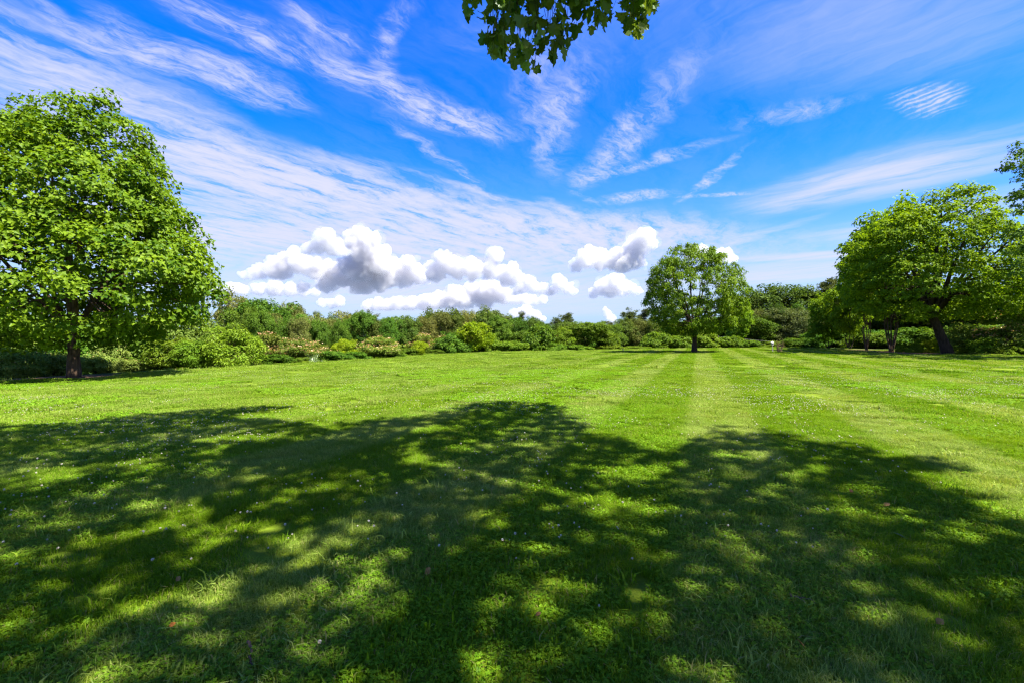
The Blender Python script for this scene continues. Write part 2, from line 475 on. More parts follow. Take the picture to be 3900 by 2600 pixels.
def blade_patch(rng, size, n, h0, h1, w, lean=.6, comb=None, broad=0.0):
    """n curved blades in a square patch: 5 vertices, one quad and one triangle each"""
    x = rng.uniform(-size / 2, size / 2, n); y = rng.uniform(-size / 2, size / 2, n)
    h = rng.uniform(h0, h1, n) * rng.uniform(.6, 1.1, n); ww = w * rng.uniform(.6, 1.3, n)
    big = rng.random(n) < broad
    ww = np.where(big, ww * 2.1, ww); h = np.where(big, h * 1.25, h)
    az = rng.uniform(0, 2 * math.pi, n)
    if comb is not None:
        az = np.where(rng.random(n) < comb[1], comb[0] + rng.normal(0, .5, n), az)
    L = h * np.abs(rng.normal(lean, .35, n))
    face = az + math.pi / 2 + rng.normal(0, .6, n)
    dx, dy = np.cos(az), np.sin(az); sx, sy = np.cos(face), np.sin(face)
    V = np.zeros((n, 5, 3))
    V[:, 0] = np.stack([x - sx * ww / 2, y - sy * ww / 2, np.full(n, -.01)], 1)
    V[:, 1] = np.stack([x + sx * ww / 2, y + sy * ww / 2, np.full(n, -.01)], 1)
    mx, my, mz = x + dx * L * .35, y + dy * L * .35, h * .62
    V[:, 2] = np.stack([mx + sx * ww * .42, my + sy * ww * .42, mz], 1)
    V[:, 3] = np.stack([mx - sx * ww * .42, my - sy * ww * .42, mz], 1)
    V[:, 4] = np.stack([x + dx * L, y + dy * L, h * (1 - .25 * np.minimum(1, L / h))], 1)
    b = np.arange(n)[:, None] * 5
    v = np.repeat(rng.random(n), 5)
    return V.reshape(-1, 3), b + np.array([[0, 1, 2, 3]]), b + np.array([[3, 2, 4]]), v

def clover_patch(rng, size, n, h0, h1, r):
    """three-leaflet clover leaves on short stalks"""
    VV = []; F4 = []; vv = []; k = 0
    for i in range(n):
        x, y = rng.uniform(-size / 2, size / 2, 2); h = rng.uniform(h0, h1); a0 = rng.uniform(0, 6.28); v = rng.random()
        tilt = rng.normal(0, .28, 2); rr = r * rng.uniform(.7, 1.25)
        for j in range(3):
            a = a0 + j * 2.094
            c, s = math.cos(a), math.sin(a); p, q = -s, c
            cup = rng.uniform(.0, .35)
            pts = [(0, 0), (.55, -.52), (1.0, -.36), (.93, 0), (1.0, .36), (.55, .52)]
            P = np.array([(x + rr * (u * c + w * p), y + rr * (u * s + w * q),
                           h + rr * (cup * abs(w) + tilt[0] * (u * c + w * p) + tilt[1] * (u * s + w * q))) for u, w in pts])
            VV.append(P); F4 += [(k, k + 1, k + 2, k + 3), (k, k + 3, k + 4, k + 5)]; k += 6; vv += [min(1, max(0, v + rng.normal(0, .1)))] * 6
    return np.concatenate(VV), np.array(F4), np.array(vv)

def build_grass():
    rng = np.random.default_rng(11)
    protos = bpy.data.collections.new('turf_patches')     # sources for the scatter, not linked to the scene
    names = []
    def put(nm, V, faces, mats, v, midx=None):
        me = mesh_np(nm, V, faces, mats, {'v': v}, midx)
        o = bpy.data.objects.new(nm, me); protos.objects.link(o); names.append(nm)
    idx = {}
    def group(key, k, fn):
        idx[key] = []
        for i in range(k):
            nm = 'p%02d_%s' % (len(names), key)
            idx[key].append(len(names)); fn(nm)
    def mk_blades(nm, *a, **kw):
        V, f4, f3, v = blade_patch(rng, *a, **kw); put(nm, V, [f4, f3], M_BLADE, v)
    S0 = .36
    group('near', 6, lambda nm: mk_blades(nm, S0 * 1.25, 1150, .025, .062, .0038, .75, (rng.uniform(0, 6.28), .35), .03))
    group('fine', 4, lambda nm: mk_blades(nm, S0 * 1.25, 1700, .04, .085, .0026, .9, (rng.uniform(0, 6.28), .65), .0))
    def mk_clover(nm):
        V, f4, v = clover_patch(rng, S0 * 1.2, 300, .016, .05, .0100)
        V2, g4, g3, v2 = blade_patch(rng, S0 * 1.2, 700, .03, .075, .0042, .7, None, .10)
        n = len(V)
        put(nm, np.concatenate([V, V2]), [f4, g4 + n, g3 + n], [M_CLOVER, M_BLADE], np.concatenate([v, v2]),
            np.concatenate([np.zeros(len(f4), int), np.ones(len(g4) + len(g3), int)]))
    group('clover', 5, mk_clover)
    group('tuft', 4, lambda nm: mk_blades(nm, .20, 52, .05, .105, .0065, .9, None, .25))
    group('mid', 6, lambda nm: mk_blades(nm, 1.15, 4200, .035, .075, .0085, .7, (rng.uniform(0, 6.28), .3), .03))
    def mk_midclover(nm):
        V, f4, v = clover_patch(rng, 1.15, 700, .02, .055, .021)
        V2, g4, g3, v2 = blade_patch(rng, 1.15, 1900, .035, .075, .009, .7, None, .06)
        n = len(V)
        put(nm, np.concatenate([V, V2]), [f4, g4 + n, g3 + n], [M_CLOVER, M_BLADE], np.concatenate([v, v2]),
            np.concatenate([np.zeros(len(f4), int), np.ones(len(g4) + len(g3), int)]))
    group('midclover', 3, mk_midclover)
    group('far', 5, lambda nm: mk_blades(nm, 2.4, 5200, .04, .09, .02, .65, (rng.uniform(0, 6.28), .3), .03))
    # clover blossoms: a round head of small petals on a stalk
    def mk_flower(nm, r=.0078):
        VV = []; F4 = []; vv = []; k = 0
        h = rng.uniform(.05, .085)
        for i in range(26):
            th = math.acos(1 - 1.75 * rng.random()); ph = rng.uniform(0, 6.28)
            d = np.array([math.sin(th) * math.cos(ph), math.sin(th) * math.sin(ph), math.cos(th)])
            t = np.cross(d, [0.3, .2, 1]); t /= np.linalg.norm(t) + 1e-6
            c = np.array([0, 0, h]); w = r * .34
            P = [c + d * r * .2 - t * w * .5, c + d * r * .2 + t * w * .5, c + d * r * 1.15 + t * w, c + d * r * 1.15 - t * w]
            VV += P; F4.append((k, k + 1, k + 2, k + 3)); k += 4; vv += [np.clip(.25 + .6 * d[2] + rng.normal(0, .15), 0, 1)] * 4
        n1 = len(F4)
        VV += [np.array(q, float) for q in ((-.001, 0, 0), (.001, 0, 0), (.001, 0, h), (-.001, 0, h))]; F4.append((k, k + 1, k + 2, k + 3)); vv += [.4] * 4
        put(nm, np.array(VV), [np.array(F4)], [M_PETAL, M_BLADE], np.array(vv), np.array([0] * n1 + [1]))
    group('blossom', 4, mk_flower)

    pts = []; rot = []; scl = []; pid = []
    def add(x, y, key, s=1.0, tilt=.04, z=0.0, smin=.85, smax=1.15, turn=None):
        x = np.asarray(x); n = len(x)
        if n == 0: return
        pts.append(np.stack([x, y, ground(x, y) + z], 1))
        rz = rng.uniform(0, 2 * math.pi, n)
        rot.append(np.stack([rng.normal(0, tilt, n), rng.normal(0, tilt, n), rz], 1))
        scl.append(s * rng.uniform(smin, smax, n)); pid.append(np.array(idx[key])[rng.integers(0, len(idx[key]), n)])
    def grid(x0, x1, y0, y1, step):
        gx, gy = np.meshgrid(np.arange(x0, x1, step), np.arange(y0, y1, step))
        gx = gx.ravel() + rng.uniform(-.3, .3, gx.size) * step; gy = gy.ravel() + rng.uniform(-.3, .3, gy.size) * step
        return gx, gy
    def keep(x, y, off=0.0):
        return (lawn_sd(x, y) < off + (noise2(x, y, .7, 9) - .5) * 1.6) & (bare_at(x, y) < .25 + .5 * rng.random(np.shape(x)))
    NEAR, MID = 11.0, 27.0
    gx, gy = grid(-17, 17, -2.5, NEAR + .6, S0)
    k = (np.hypot(gx * .62, gy) < NEAR) & (np.abs(gx) < 3.2 + 1.3 * np.maximum(gy, 0)); gx, gy = gx[k], gy[k]
    clov = noise2(gx, gy, .45, 21) + .6 * (noise2(gx, gy, 1.9, 22) - .5)
    fine = noise2(gx, gy, .8, 31)
    c = clov > .55; f = (~c) & (fine > .50)
    add(gx[c], gy[c], 'clover'); add(gx[f], gy[f], 'fine'); add(gx[~c & ~f], gy[~c & ~f], 'near')
    # thin overlay so that neighbouring patches blend into one another
    ox = gx + rng.uniform(-.2, .2, gx.size); oy = gy + rng.uniform(-.2, .2, gx.size)
    r = rng.random(gx.size)
    q = r < .6; add(ox[q], oy[q], 'near', 1, z=-.008)
    q = (r > .25) & (r < .7) & (clov > .50); add(ox[q], oy[q], 'clover', 1, z=-.006)
    q = r > .62; add(ox[q], oy[q], 'tuft', .95, .1)
    gx, gy = grid(-46, 46, -3, MID + 1, 1.0)
    rr = np.hypot(gx * .62, gy)
    k = (rr > NEAR - .6) & (rr < MID) & (np.abs(gx) < 8 + 1.35 * np.maximum(gy, 0)); gx, gy = gx[k], gy[k]
    k = keep(gx, gy, -.35); gx, gy = gx[k], gy[k]
    c = noise2(gx, gy, .3, 21) > .55
    add(gx[c], gy[c], 'midclover'); add(gx[~c], gy[~c], 'mid')
    q = rng.random(gx.size) < .8; add(gx[q] + .4, gy[q] + .4, 'mid', .9, z=-.012)
    gx, gy = grid(-75, 85, 0, 78, 2.0)
    rr = np.hypot(gx * .62, gy)
    k = (rr > MID - 1.2) & (np.abs(gx) < 12 + 1.3 * np.maximum(gy, 0)); gx, gy = gx[k], gy[k]
    k = keep(gx, gy, -.6); gx, gy = gx[k], gy[k]
    add(gx, gy, 'far', 1.0)
    # ragged longer grass along the edge of the lawn
    ex, ey = grid(-60, 75, 8, 80, .8)
    sd_ = lawn_sd(ex, ey); k = (np.abs(sd_ - .2) < .7) & (bare_at(ex, ey) < .3); ex, ey = ex[k], ey[k]
    add(ex, ey, 'tuft', 2.3, .1, smin=.5, smax=1.3)
    P = np.concatenate(pts)
    scatter('grass', P, np.concatenate(rot), np.concatenate(scl), np.concatenate(pid), protos,
            'short mown lawn grass mixed with clover leaves across the field', 'grass')
    # white clover blossoms in drifts
    pts.clear(); rot.clear(); scl.clear(); pid.clear()
    n = 60000
    yy = 1.5 + 28 * np.sqrt(rng.random(n)) ; xx = rng.uniform(-1, 1, n) * (3 + 1.25 * yy)
    dr = noise2(xx, yy, .42, 41) + .35 * (noise2(xx, yy, 1.7, 42) - .5)
    band = np.exp(-((yy - 10 - .12 * xx) / 6.5) ** 2)
    k = (rng.random(n) < np.clip((dr - .47) * 6.5, 0.008, 1) * (.22 + .78 * band)) & keep(xx, yy, -.5)
    add(xx[k], yy[k], 'blossom', 1, .18, z=-.01, smin=.75, smax=1.25)
    scatter('clover_flowers', np.concatenate(pts), np.concatenate(rot), np.concatenate(scl), np.concatenate(pid), protos,
            'small white clover blossoms sprinkled through the lawn', 'flowers')

def scatter(name, P, rot, scl, pid, coll, label, cat):
    me = bpy.data.meshes.new(name)
    me.vertices.add(len(P)); me.vertices.foreach_set('co', P.astype(np.float32).ravel())
    a = me.attributes.new('turn', 'FLOAT_VECTOR', 'POINT'); a.data.foreach_set('vector', rot.astype(np.float32).ravel())
    a = me.attributes.new('size', 'FLOAT', 'POINT'); a.data.foreach_set('value', scl.astype(np.float32))
    a = me.attributes.new('pick', 'INT', 'POINT'); a.data.foreach_set('value', pid.astype(np.int32))
    o = obj(name, me, kind='stuff', label=label, category=cat)
    ng = bpy.data.node_groups.new(name + '_scatter', 'GeometryNodeTree')
    ng.interface.new_socket('Geometry', in_out='INPUT', socket_type='NodeSocketGeometry')
    ng.interface.new_socket('Geometry', in_out='OUTPUT', socket_type='NodeSocketGeometry')
    gi = ng.nodes.new('NodeGroupInput'); go = ng.nodes.new('NodeGroupOutput')
    ci = ng.nodes.new('GeometryNodeCollectionInfo'); ci.inputs['Collection'].default_value = coll
    ci.inputs['Separate Children'].default_value = True; ci.inputs['Reset Children'].default_value = True
    ip = ng.nodes.new('GeometryNodeInstanceOnPoints'); ip.inputs['Pick Instance'].default_value = True
    def named(nm, typ):
        n = ng.nodes.new('GeometryNodeInputNamedAttribute'); n.data_type = typ; n.inputs['Name'].default_value = nm
        return n.outputs['Attribute']
    L = ng.links
    L.new(gi.outputs[0], ip.inputs['Points']); L.new(ci.outputs[0], ip.inputs['Instance'])
    L.new(named('pick', 'INT'), ip.inputs['Instance Index'])
    L.new(named('turn', 'FLOAT_VECTOR'), ip.inputs['Rotation'])
    L.new(named('size', 'FLOAT'), ip.inputs['Scale'])
    L.new(ip.outputs[0], go.inputs[0])
    md = o.modifiers.new('scatter', 'NODES'); md.node_group = ng
    return o
build_grass()


# ------------------------------------------------------------------ foliage generators
def unit(a):
    return a / (np.linalg.norm(a, axis=-1, keepdims=True) + 1e-9)

def leaf_faces(rng, C, N, A, L, Wd, shape='diamond', fold=.18, curl=0.0):
    """C centres of the leaf bases, N normals, A axis directions (unit, roughly perpendicular), L length, Wd width"""
    A = unit(A - N * np.sum(A * N, 1, keepdims=True)); S = np.cross(N, A)
    L = L[:, None]; Wd = Wd[:, None]; n = len(C)
    v = rng.random(n)
    if shape == 'diamond':
        V = np.stack([C, C + A * L * .45 - S * Wd * .5 + N * Wd * fold, C + A * L - N * L * curl, C + A * L * .45 + S * Wd * .5 + N * Wd * fold], 1)
        F_ = (np.arange(n)[:, None] * 4 + np.array([[0, 3, 2, 1]]))
        return V.reshape(-1, 3), [F_], np.repeat(v, 4)
    if shape == 'lobed':
        V = np.stack([C, C + A * L * .30 - S * Wd * .55 + N * Wd * fold, C + A * L * .55 - S * Wd * .24, C + A * L - N * L * curl,
                      C + A * L * .55 + S * Wd * .24, C + A * L * .30 + S * Wd * .55 + N * Wd * fold], 1)
        b = np.arange(n)[:, None] * 6
        return V.reshape(-1, 3), [np.concatenate([b + np.array([[0, 3, 2, 1]]), b + np.array([[0, 5, 4, 3]])])], np.repeat(v, 6)
    if shape == 'needle':
        V = np.stack([C - S * Wd * .5, C + S * Wd * .5, C + A * L], 1)
        return V.reshape(-1, 3), [np.arange(n)[:, None] * 3 + np.array([[0, 1, 2]])], np.repeat(v, 3)

def clump_centres(rng, lobes, n, shell=.62, zmin=None, gap=.0):
    lobes = np.array(lobes, float)
    w = (lobes[:, 3] * lobes[:, 4] + lobes[:, 3] * lobes[:, 5]); w = w / w.sum()
    out = []; nor = []
    tries = 0
    while len(out) < n and tries < n * 60:
        tries += 1
        k = rng.choice(len(lobes), p=w); c, r = lobes[k, :3], lobes[k, 3:]
        d = unit(rng.normal(0, 1, 3)); f = shell + (1 - shell) * rng.random() ** .6
        p = c + d * r * f
        if zmin is not None and p[2] < zmin: continue
        q = np.linalg.norm((p - lobes[:, :3]) / lobes[:, 3:], axis=1); q[k] = 9
        if q.min() < .62 and rng.random() < .85: continue
        if gap and out:
            if np.min(np.linalg.norm(np.array(out[-400:]) - p, axis=1)) < gap: continue
        out.append(p); nor.append(unit(d / r))
    return np.array(out), np.array(nor)

def foliage(rng, C, O, per, cr, flat, ll, lw, shape='diamond', up=.55, outw=.5, rand=.55, droop=.25, surf=.45, sizevar=.3, curl=.1):
    """per leaves in each clump centred at C; O outward direction of the clump in the crown"""
    n = len(C) * per
    c = np.repeat(C, per, 0); o = np.repeat(O, per, 0)
    r = np.repeat(cr * rng.uniform(.65, 1.35, len(C)), per)[:, None]
    d = unit(rng.normal(0, 1, (n, 3)) + o * .35 + np.array([0, 0, .25]))
    f = (surf + (1 - surf) * rng.random(n))[:, None]
    P = c + d * f * r * np.array([1, 1, flat]) + np.stack([np.zeros(n), np.zeros(n), -droop * (f[:, 0] * r[:, 0]) * np.hypot(d[:, 0], d[:, 1])], 1)
    N = unit(d * .45 * np.array([1, 1, .6]) + o * outw + np.array([0, 0, up]) + rng.normal(0, rand, (n, 3)))
    A = unit(d * np.array([1, 1, .3]) + rng.normal(0, .5, (n, 3)) + np.array([0, 0, -droop * 1.4]))
    s = rng.uniform(1 - sizevar, 1 + sizevar, n)
    V, F_, v = leaf_faces(rng, P, N, A, ll * s, lw * s, shape, curl=curl)
    tone = np.repeat(np.repeat(rng.random(len(C)), per), len(v) // n)       # each spray of leaves has its own tone
    return V, F_, np.clip(.55 * v + .5 * tone - .02, 0, 1)

def limb(mb, rng, a, b, r0, r1, sag=.12, seg=6, sides=6, wob=.05):
    a = np.asarray(a, float); b = np.asarray(b, float)
    t = np.linspace(0, 1, seg)[:, None]; L = np.linalg.norm(b - a)
    up = np.array([0, 0, 1.0])
    p = a + (b - a) * t + up * (np.sin(t * math.pi) * L * sag * rng.uniform(.3, 1.2)) + rng.normal(0, wob * L / seg, (seg, 3)) * np.sin(t * math.pi)
    mb.tube(p, np.linspace(r0, r1, seg), sides)
    return p

def woody(rng, height, r, fork, C, n_main=6, lean=(0, 0), spread=.55, sub=60, min_r=.012, stems=1, flare=1.5, top=.8, sag=.06):
    """trunk, main limbs and sub-limbs reaching the foliage clumps C"""
    mb = MB()
    C = np.asarray(C)
    order = C[rng.permutation(len(C))]
    bases = [np.array([0, 0, 0.])] if stems == 1 else [np.array([math.cos(q) * r * 1.2, math.sin(q) * r * 1.2, 0]) for q in np.linspace(0, 6.28, stems + 1)[:-1] + rng.uniform(0, 1)]
    mains = []
    cen = C.mean(0)
    for bi, b0 in enumerate(bases):
        out = np.array([lean[0], lean[1], 0]) * fork + (b0 * np.array([1, 1, 0]) * (5.5 if stems > 1 else 0))
        f = b0 + out + np.array([0, 0, fork])
        t = np.linspace(0, 1, 9)[:, None]
        p = b0 + (f - b0) * t + rng.normal(0, .02 * r / .2, (9, 3)) * np.sin(t * 3.14)
        p[0, 2] -= .25
        rad = r * (1 + (flare - 1) * np.exp(-np.linspace(0, 1, 9) * fork / (r * 2.2))) * np.linspace(1, .82, 9)
        mb.tube(p, rad, 12, rough=.03, rng=rng)
        km = max(2, n_main // len(bases))
        for i in range(km):
            a = 6.28 * (i + rng.uniform(-.25, .25)) / km + bi
            tgt = cen + np.array([math.cos(a) * spread, math.sin(a) * spread, 0]) * np.ptp(C[:, 0]) * .5
            tgt[2] = fork + (height - fork) * rng.uniform(.45, top)
            if i == 0: tgt = np.array([cen[0] + rng.normal(0, .3), cen[1], fork + (height - fork) * top])
            near = C[np.argmin(np.linalg.norm(C - tgt, axis=1))]; tgt = cen + (near - cen) * .8
            if tgt[2] < fork + .6: tgt[2] = fork + .6
            q = limb(mb, rng, p[-1] - np.array([0, 0, r * .4]), tgt, r * rng.uniform(.5, .68), max(min_r, r * .1), sag, 8, 8)
            mains.append((q, r * .6))
    for c in order[:sub]:
        best = None
        for q, rr in mains:
            d = np.linalg.norm(q[2:] - c, axis=1) + 1.2 * np.maximum(0, q[2:, 2] - c[2] + .2)
            j = int(np.argmin(d)); 
            if best is None or d[j] < best[0]: best = (d[j], q[2 + j], rr * (1 - .12 * (j + 2)))
        limb(mb, rng, best[1], c, max(min_r, best[2] * .38), min_r * .6, sag, 5, 5)
    return mb

def build_mesh_crown(name, parts, mat):
    V = np.concatenate([p[0] for p in parts]); F_ = []; n = 0
    for p in parts:
        F_ += [f + n for f in p[1]]; n += len(p[0])
    v = np.concatenate([p[2] for p in parts])
    groups = {}
    for f in F_: groups.setdefault(f.shape[1], []).append(f)
    return mesh_np(name, V, [np.concatenate(g) for g in groups.values()], mat, {'v': v})


# ------------------------------------------------------------------ materials for plants
B_DARK = bark_mat('dark_furrowed_bark', (.018, .013, .009), (.06, .043, .03), 9)
B_BROWN = bark_mat('brown_flaky_bark', (.035, .022, .015), (.13, .085, .055), 7)
B_GREY = bark_mat('pale_grey_bark', (.10, .085, .065), (.24, .2, .155), 7)
L_PLANE = leaf_mat('plane_leaves', (.026, .074, .003), (.135, .205, .008), .42, .007, .02, .5)
L_WALNUT = leaf_mat('walnut_leaves', (.034, .080, .003), (.130, .200, .009), .40, .007, .02, .5)
L_MAPLE = leaf_mat('maple_leaves', (.044, .098, .003), (.165, .245, .008), .46, .006, .10, .5)
L_MID = leaf_mat('mid_green_leaves', (.030, .074, .006), (.095, .160, .013), .36, .006, .20, .5)
L_OAK = leaf_mat('oak_leaves', (.030, .060, .007), (.090, .132, .018), .32, .006, .22, .5)
L_OLIVE = leaf_mat('olive_leaves', (.070, .085, .016), (.145, .155, .038), .30, .006, .20, .5)
L_PINE = leaf_mat('pine_needles', (.034, .050, .011), (.085, .098, .024), .18, .006, .18, .5)
L_LIME = leaf_mat('lime_green_leaves', (.100, .165, .005), (.215, .270, .010), .46, .006, .12, .5)
L_FRESH = leaf_mat('fresh_green_leaves', (.070, .135, .007), (.155, .225, .018), .42, .006, .16, .5)
L_VINE = leaf_mat('vine_leaves', (.044, .098, .005), (.140, .205, .016), .40, .006, .16, .5)
L_MIMOSA = leaf_mat('feathery_leaves', (.055, .098, .010), (.140, .180, .028), .38, .006, .18, .5)
L_GREYGREEN = leaf_mat('grey_green_leaves', (.055, .085, .022), (.120, .150, .050), .30, .006, .15, .5)
L_PINK = leaf_mat('pink_blossom', (.42, .22, .13), (.62, .40, .24), .35, .02, .10)
L_SHADE = leaf_mat('shade_tree_leaves', (.038, .082, .006), (.088, .140, .014), .34, .02, .25, .45)

# ------------------------------------------------------------------ the three big trees
def hero(name, label, cat, pos, lobes, seed, n, per, cr, flat, ll, lw, shape, mat, bark, r, fork, wood, group=None, fol=None, zmin=None, gap=0.0, shell=.6):
    rng = np.random.default_rng(seed)
    C, O = clump_centres(rng, lobes, n, shell, zmin, gap)
    t = thing(name, label, cat, (pos[0], pos[1], gz(*pos)), group)
    h = max(l[2] + l[5] for l in lobes)
    mb = woody(rng, h, r, fork, C, **wood)
    obj('trunk', mb.mesh('trunk', bark, True), t)
    V, F_, v = foliage(rng, C, O, per, cr, flat, ll, lw, shape, **(fol or {}))
    obj('crown', build_mesh_crown('crown', [(V, F_, v)], mat), t)
    return t

hero('plane_tree', 'tall broad plane tree with twin-topped dense crown and brown trunk at the left lawn edge', 'tree', TREE_L,
     [(.3, -.9, 5.3, 7.6, 5.4, 3.8), (.5, -.5, 8.3, 5.5, 4.8, 3.9), (1.05, 0, 11.2, 2.9, 2.9, 4.3), (.9, 0, 10.2, 4.0, 3.8, 3.5), (-4.0, 0, 11.3, 3.1, 3.0, 4.3), (-1.2, -.5, 10.6, 2.2, 2.6, 3.5), (4.2, 0, 6.6, 2.6, 3, 2.6)],
     3, 760, 80, .78, .66, .215, .205, 'lobed', L_PLANE, B_BROWN, .28, 2.3,
     dict(n_main=9, spread=.7, sub=150, top=.9, sag=.05, flare=1.25, min_r=.02), fol=dict(up=.55, outw=.4, rand=.42, droop=.35, surf=.3), zmin=1.95, gap=.55, shell=.7)

WALNUT = (at(2645, 54), 54.0)
hero('walnut_tree', 'lone round-crowned walnut tree standing on the open lawn', 'tree', WALNUT,
     [(0, 0, 7.4, 5.5, 5.3, 4.9), (0, 0, 4.7, 5.3, 5.0, 2.5), (-.6, 0, 10.6, 3.2, 3.4, 2.2), (1.6, 0, 10.2, 1.5, 1.6, 2.2), (-3.2, -1, 8.6, 2.3, 2.6, 2.4), (3.6, -1, 7.8, 2.2, 2.6, 2.2), (-4.4, 0, 6.4, 1.6, 2, 1.5), (4.6, 0, 5.6, 1.6, 2, 1.3), (-2, 0, 11.6, .9, .9, 1.1), (2.4, 0, 11.4, .8, .9, 1.1)],
     8, 400, 84, .58, .8, .32, .115, 'diamond', L_WALNUT, B_DARK, .29, 1.9,
     dict(n_main=8, spread=.62, sub=150, top=.86, sag=.02, flare=1.35, min_r=.022), fol=dict(up=.5, outw=.35, rand=.5, droop=.6, surf=.2, curl=.35), zmin=2.3, gap=.6, shell=.6)

hero('maple_tree', 'largest maple on the right, wide crown on a dark leaning forked trunk', 'tree', TREE_R,
     [(-.5, 0, 9.0, 7.0, 6.8, 5.6), (-3.0, -.5, 6.6, 5.6, 5.5, 3.4), (3.5, 0, 7.2, 6.0, 6, 3.8), (.4, 0, 12.6, 3.6, 3.8, 3.8), (-4.2, 0, 10.4, 3.2, 3.4, 3.2), (3.9, 0, 10.2, 2.8, 3.2, 2.4), (-1.2, 0, 13.0, 2, 2, 2.6), (-6.0, 1, 9.8, 2.8, 3.2, 3.6), (-4.6, 0, 11.6, 2.4, 2.6, 2.8), (1.8, 0, 13.6, 1.8, 2, 2.6)],
     12, 720, 58, .76, .45, .27, .21, 'lobed', L_MAPLE, B_DARK, .40, 3.6,
     dict(n_main=9, lean=(-.42, 0), spread=.6, sub=140, top=.85, sag=.04, flare=1.35, min_r=.025), fol=dict(up=.75, outw=.3, rand=.42, droop=.35), zmin=3.3, gap=.5)


# ------------------------------------------------------------------ kinds of trees and shrubs for the edges of the field
def rand_lobes(rng, h, w, z0, k, sub=(.2, .3), top=.0):
    zc = (h + z0) / 2; rz = (h - z0) / 2
    L = [(0, 0, zc, w * .37, w * .37, rz * .86)]
    for i in range(k):
        a = 6.28 * (i + rng.uniform(-.3, .3)) / k; q = rng.uniform(.24, .36) * w
        z = z0 + (h - z0) * rng.uniform(.22, .82); s = rng.uniform(*sub) * w
        z = min(z, h - s * .85); z = max(z, z0 + s * .6)
        shrink = 1 - .55 * max(0, (z - zc) / rz)
        L.append((math.cos(a) * q * shrink, math.sin(a) * q * shrink, z, s, s, s * rng.uniform(.75, 1.0)))
    for i in range(2):
        s = w * rng.uniform(.14, .20)
        L.append((rng.normal(0, w * .1), rng.normal(0, w * .1), h * .95 - s, s, s, s))
    for i in range(9):
        a = rng.uniform(0, 6.28); q = w * .5 * math.sqrt(rng.random()) * .85; s = w * rng.uniform(.045, .085)
        z = z0 + (h - z0) * (.62 + .40 * math.sqrt(max(0, 1 - (q / (.5 * w)) ** 2))) * rng.uniform(.88, 1.0)
        L.append((math.cos(a) * q, math.sin(a) * q, min(z, h - s), s, s, s * rng.uniform(1.2, 2.2)))
    return L

KIND = {}
def kind(key, var, h, w, z0, k, n, per, cr, flat, ll, lw, shape, mat, bark, r, fork, wood=None, fol=None, bloom=None, lob=None):
    out = []
    for s in range(var):
        rng = np.random.default_rng(abs(hash_(key)) % 9999 + s * 17)
        lobes = (lob or rand_lobes)(rng, h, w, z0, k)
        C, O = clump_centres(rng, lobes, n, .55, z0 * .9 if z0 > .3 else .12)
        mb = woody(rng, h, r, fork, C, **{**dict(n_main=5, sub=36, spread=.55, sag=.05, min_r=.02), **(wood or {})})
        parts = {'trunk': mb.mesh('trunk', bark, True)}
        V, F_, v = foliage(rng, C, O, per, cr, flat, ll, lw, shape, **(fol or {}))
        parts['crown'] = build_mesh_crown('crown', [(V, F_, v)], mat)
        if bloom:
            q = (O[:, 2] > bloom.get('zmin', .15)) | (rng.random(len(O)) < .08)
            q &= rng.random(len(O)) < bloom.get('share', 1)
            Cb = C[q] + np.array([0, 0, cr * flat * .9]); m = bloom['per']
            c = np.repeat(Cb, m, 0) + rng.normal(0, cr * .62, (len(Cb) * m, 3)) * np.array([1, 1, .28])
            nb = len(c)
            Nn = unit(np.array([0, 0, 1.0]) + rng.normal(0, .5, (nb, 3))); A = unit(rng.normal(0, 1, (nb, 3)))
            sz = bloom['size'] * rng.uniform(.7, 1.3, nb)
            parts['blossom'] = build_mesh_crown('blossom', [leaf_faces(rng, c, Nn, A, sz, sz * .9, 'diamond', .35)], bloom['mat'])
        out.append(parts)
    KIND[key] = (out, h, w)

def hash_(s):
    return sum(ord(c) * 31 ** (i % 5) for i, c in enumerate(s))

def flat_lobes(rng, h, w, z0, k):
    L = []
    for i in range(k):
        a = 6.28 * (i + rng.uniform(-.3, .3)) / k; q = rng.uniform(.1, .34) * w
        z = h * rng.uniform(.3, .82) * (1 - .35 * q / (.34 * w)); s = w * rng.uniform(.2, .3)
        L.append((math.cos(a) * q, math.sin(a) * q, z, s, s, h * rng.uniform(.10, .17)))
    L.append((0, 0, h * .84, w * .26, w * .26, h * .15)); L.append((0, 0, h * .35, w * .4, w * .4, h * .3))
    return L

def pine_lobes(rng, h, w, z0, k):
    L = []
    for i in range(k):
        f = (i + .5) / k; z = z0 + (h - z0) * (f * .92 + .02)
        wid = w * .5 * (1 - max(0, f - .35) ** 1.5 * 1.25) * (.8 + .4 * rng.random())
        for j in range(4):
            a = rng.uniform(0, 6.28); q = wid * rng.uniform(.35, .72); s = max(.35, wid * rng.uniform(.30, .48))
            L.append((math.cos(a) * q, math.sin(a) * q, z + rng.normal(0, .45), s, s, s * rng.uniform(.6, 1.0)))
    for i in range(4):
        L.append((rng.normal(0, w * .1), rng.normal(0, w * .1), h - rng.uniform(.5, 1.3), .35, .35, .7))
    return L

